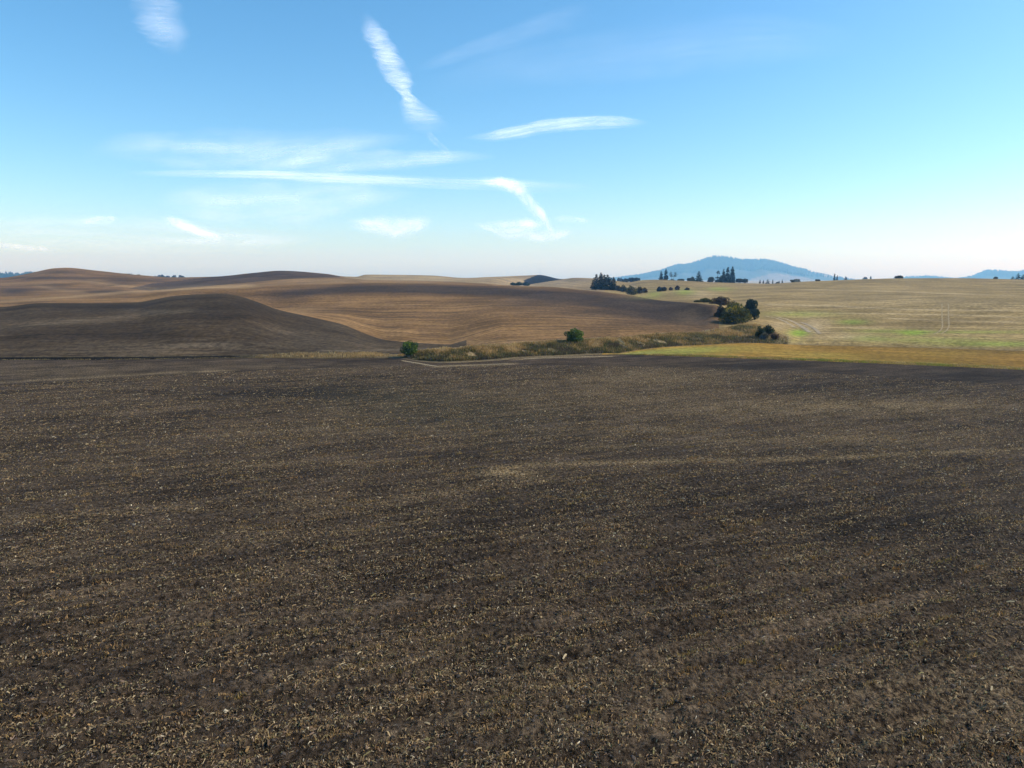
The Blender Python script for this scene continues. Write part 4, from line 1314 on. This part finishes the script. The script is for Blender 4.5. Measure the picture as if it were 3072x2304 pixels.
cloud('cirrus_wisp', [(78, 222, 1.2), (95, 220, 3.4), (108, 219.5, 3.4), (122, 219.6, 1)], 'y', 'tiny white wisp low in the sky at far left', 'cloud', amp=.25, su=1.8, sv=5, seed=12, group=GC)
cloud('contrail', [(-40, 243, 3), (0, 245.5, 3), (30, 248, 2.6), (62, 251, 1.2)], 'y', 'faint thin streak entering from the left edge above the hills', 'contrail', amp=.35, su=.4, sv=6, seed=13, group=GC)
cloud('cirrus_veil', [(80, 156, 5), (110, 149, 10), (160, 150, 14), (230, 152, 18), (300, 148, 16), (360, 142, 10), (420, 137, 4)], 'y', 'faint veil of cirrus above the long level contrail', 'cloud', amp=.22, su=2.5, sv=6, seed=14, lo=0, hi=1.1, group=GC)
cloud('cirrus_veil', [(240, 172, 4), (300, 166, 8), (360, 162, 9), (440, 158, 6), (500, 156, 3)], 'y', 'faint streaky cirrus lying just over the long level contrail', 'cloud', amp=.24, su=2.5, sv=6, seed=15, lo=0, hi=1.1, group=GC)
cloud('cirrus_veil', [(150, 200, 6), (220, 203, 16), (290, 202, 18), (350, 196, 14), (420, 192, 6)], 'y', 'faint cirrus patch below the long level contrail', 'cloud', amp=.22, su=2.5, sv=5, seed=16, lo=0, hi=1.1, group=GC)
cloud('cirrus_veil', [(410, 70, 3), (450, 57, 5), (490, 44, 7), (530, 30, 9), (600, 10, 12)], 'n', 'faint slanting streak at upper middle, right of the ragged contrail', 'cloud', amp=.055, su=2.0, sv=6, seed=17, lo=0, hi=1.1, group=GC)
cloud('cirrus_veil', [(420, 90, 8), (520, 66, 18), (640, 52, 22), (760, 40, 20), (880, 40, 8)], 'n', 'broad barely visible cirrus veil at upper right', 'cloud', amp=.06, su=2.5, sv=5, seed=18, lo=0, hi=1.2, group=GC)
cloud('cirrus_veil', [(-40, 232, 8), (40, 232, 12), (130, 234, 14), (240, 240, 10), (330, 240, 4)], 'y', 'low milky cirrus veil over the left hills', 'cloud', amp=.22, su=2.5, sv=5, seed=19, lo=0, hi=1.2, group=GC)

# ------------------------------------------------------------------ haze: the air between here and the mountain
hz = NT('air_haze')
pv = hz.n('ShaderNodeVolumePrincipled')
pv.inputs['Color'].default_value = (0.24, 0.58, 1.0, 1)
pv.inputs['Absorption Color'].default_value = (1, 1, 1, 1)
pv.inputs['Density'].default_value = 0.00017
pv.inputs['Anisotropy'].default_value = 0.2
hz.l(pv.outputs[0], hz.out.inputs['Volume'])
X0 = 8800.0
zb, zt = -32.0, 262.0
hv = [(-X0, -X0, zb), (X0, -X0, zb), (X0, X0, zb), (-X0, X0, zb), (-X0, -X0, zt), (X0, -X0, zt), (X0, X0, zt), (-X0, X0, zt)]
hf = [(0, 3, 2, 1), (4, 5, 6, 7), (0, 1, 5, 4), (1, 2, 6, 5), (2, 3, 7, 6), (3, 0, 4, 7)]
link('haze', mesh_from('haze', np.array(hv), np.array(hf)), hz.m, kind='stuff', label='thin blue haze in the air', cat='haze')
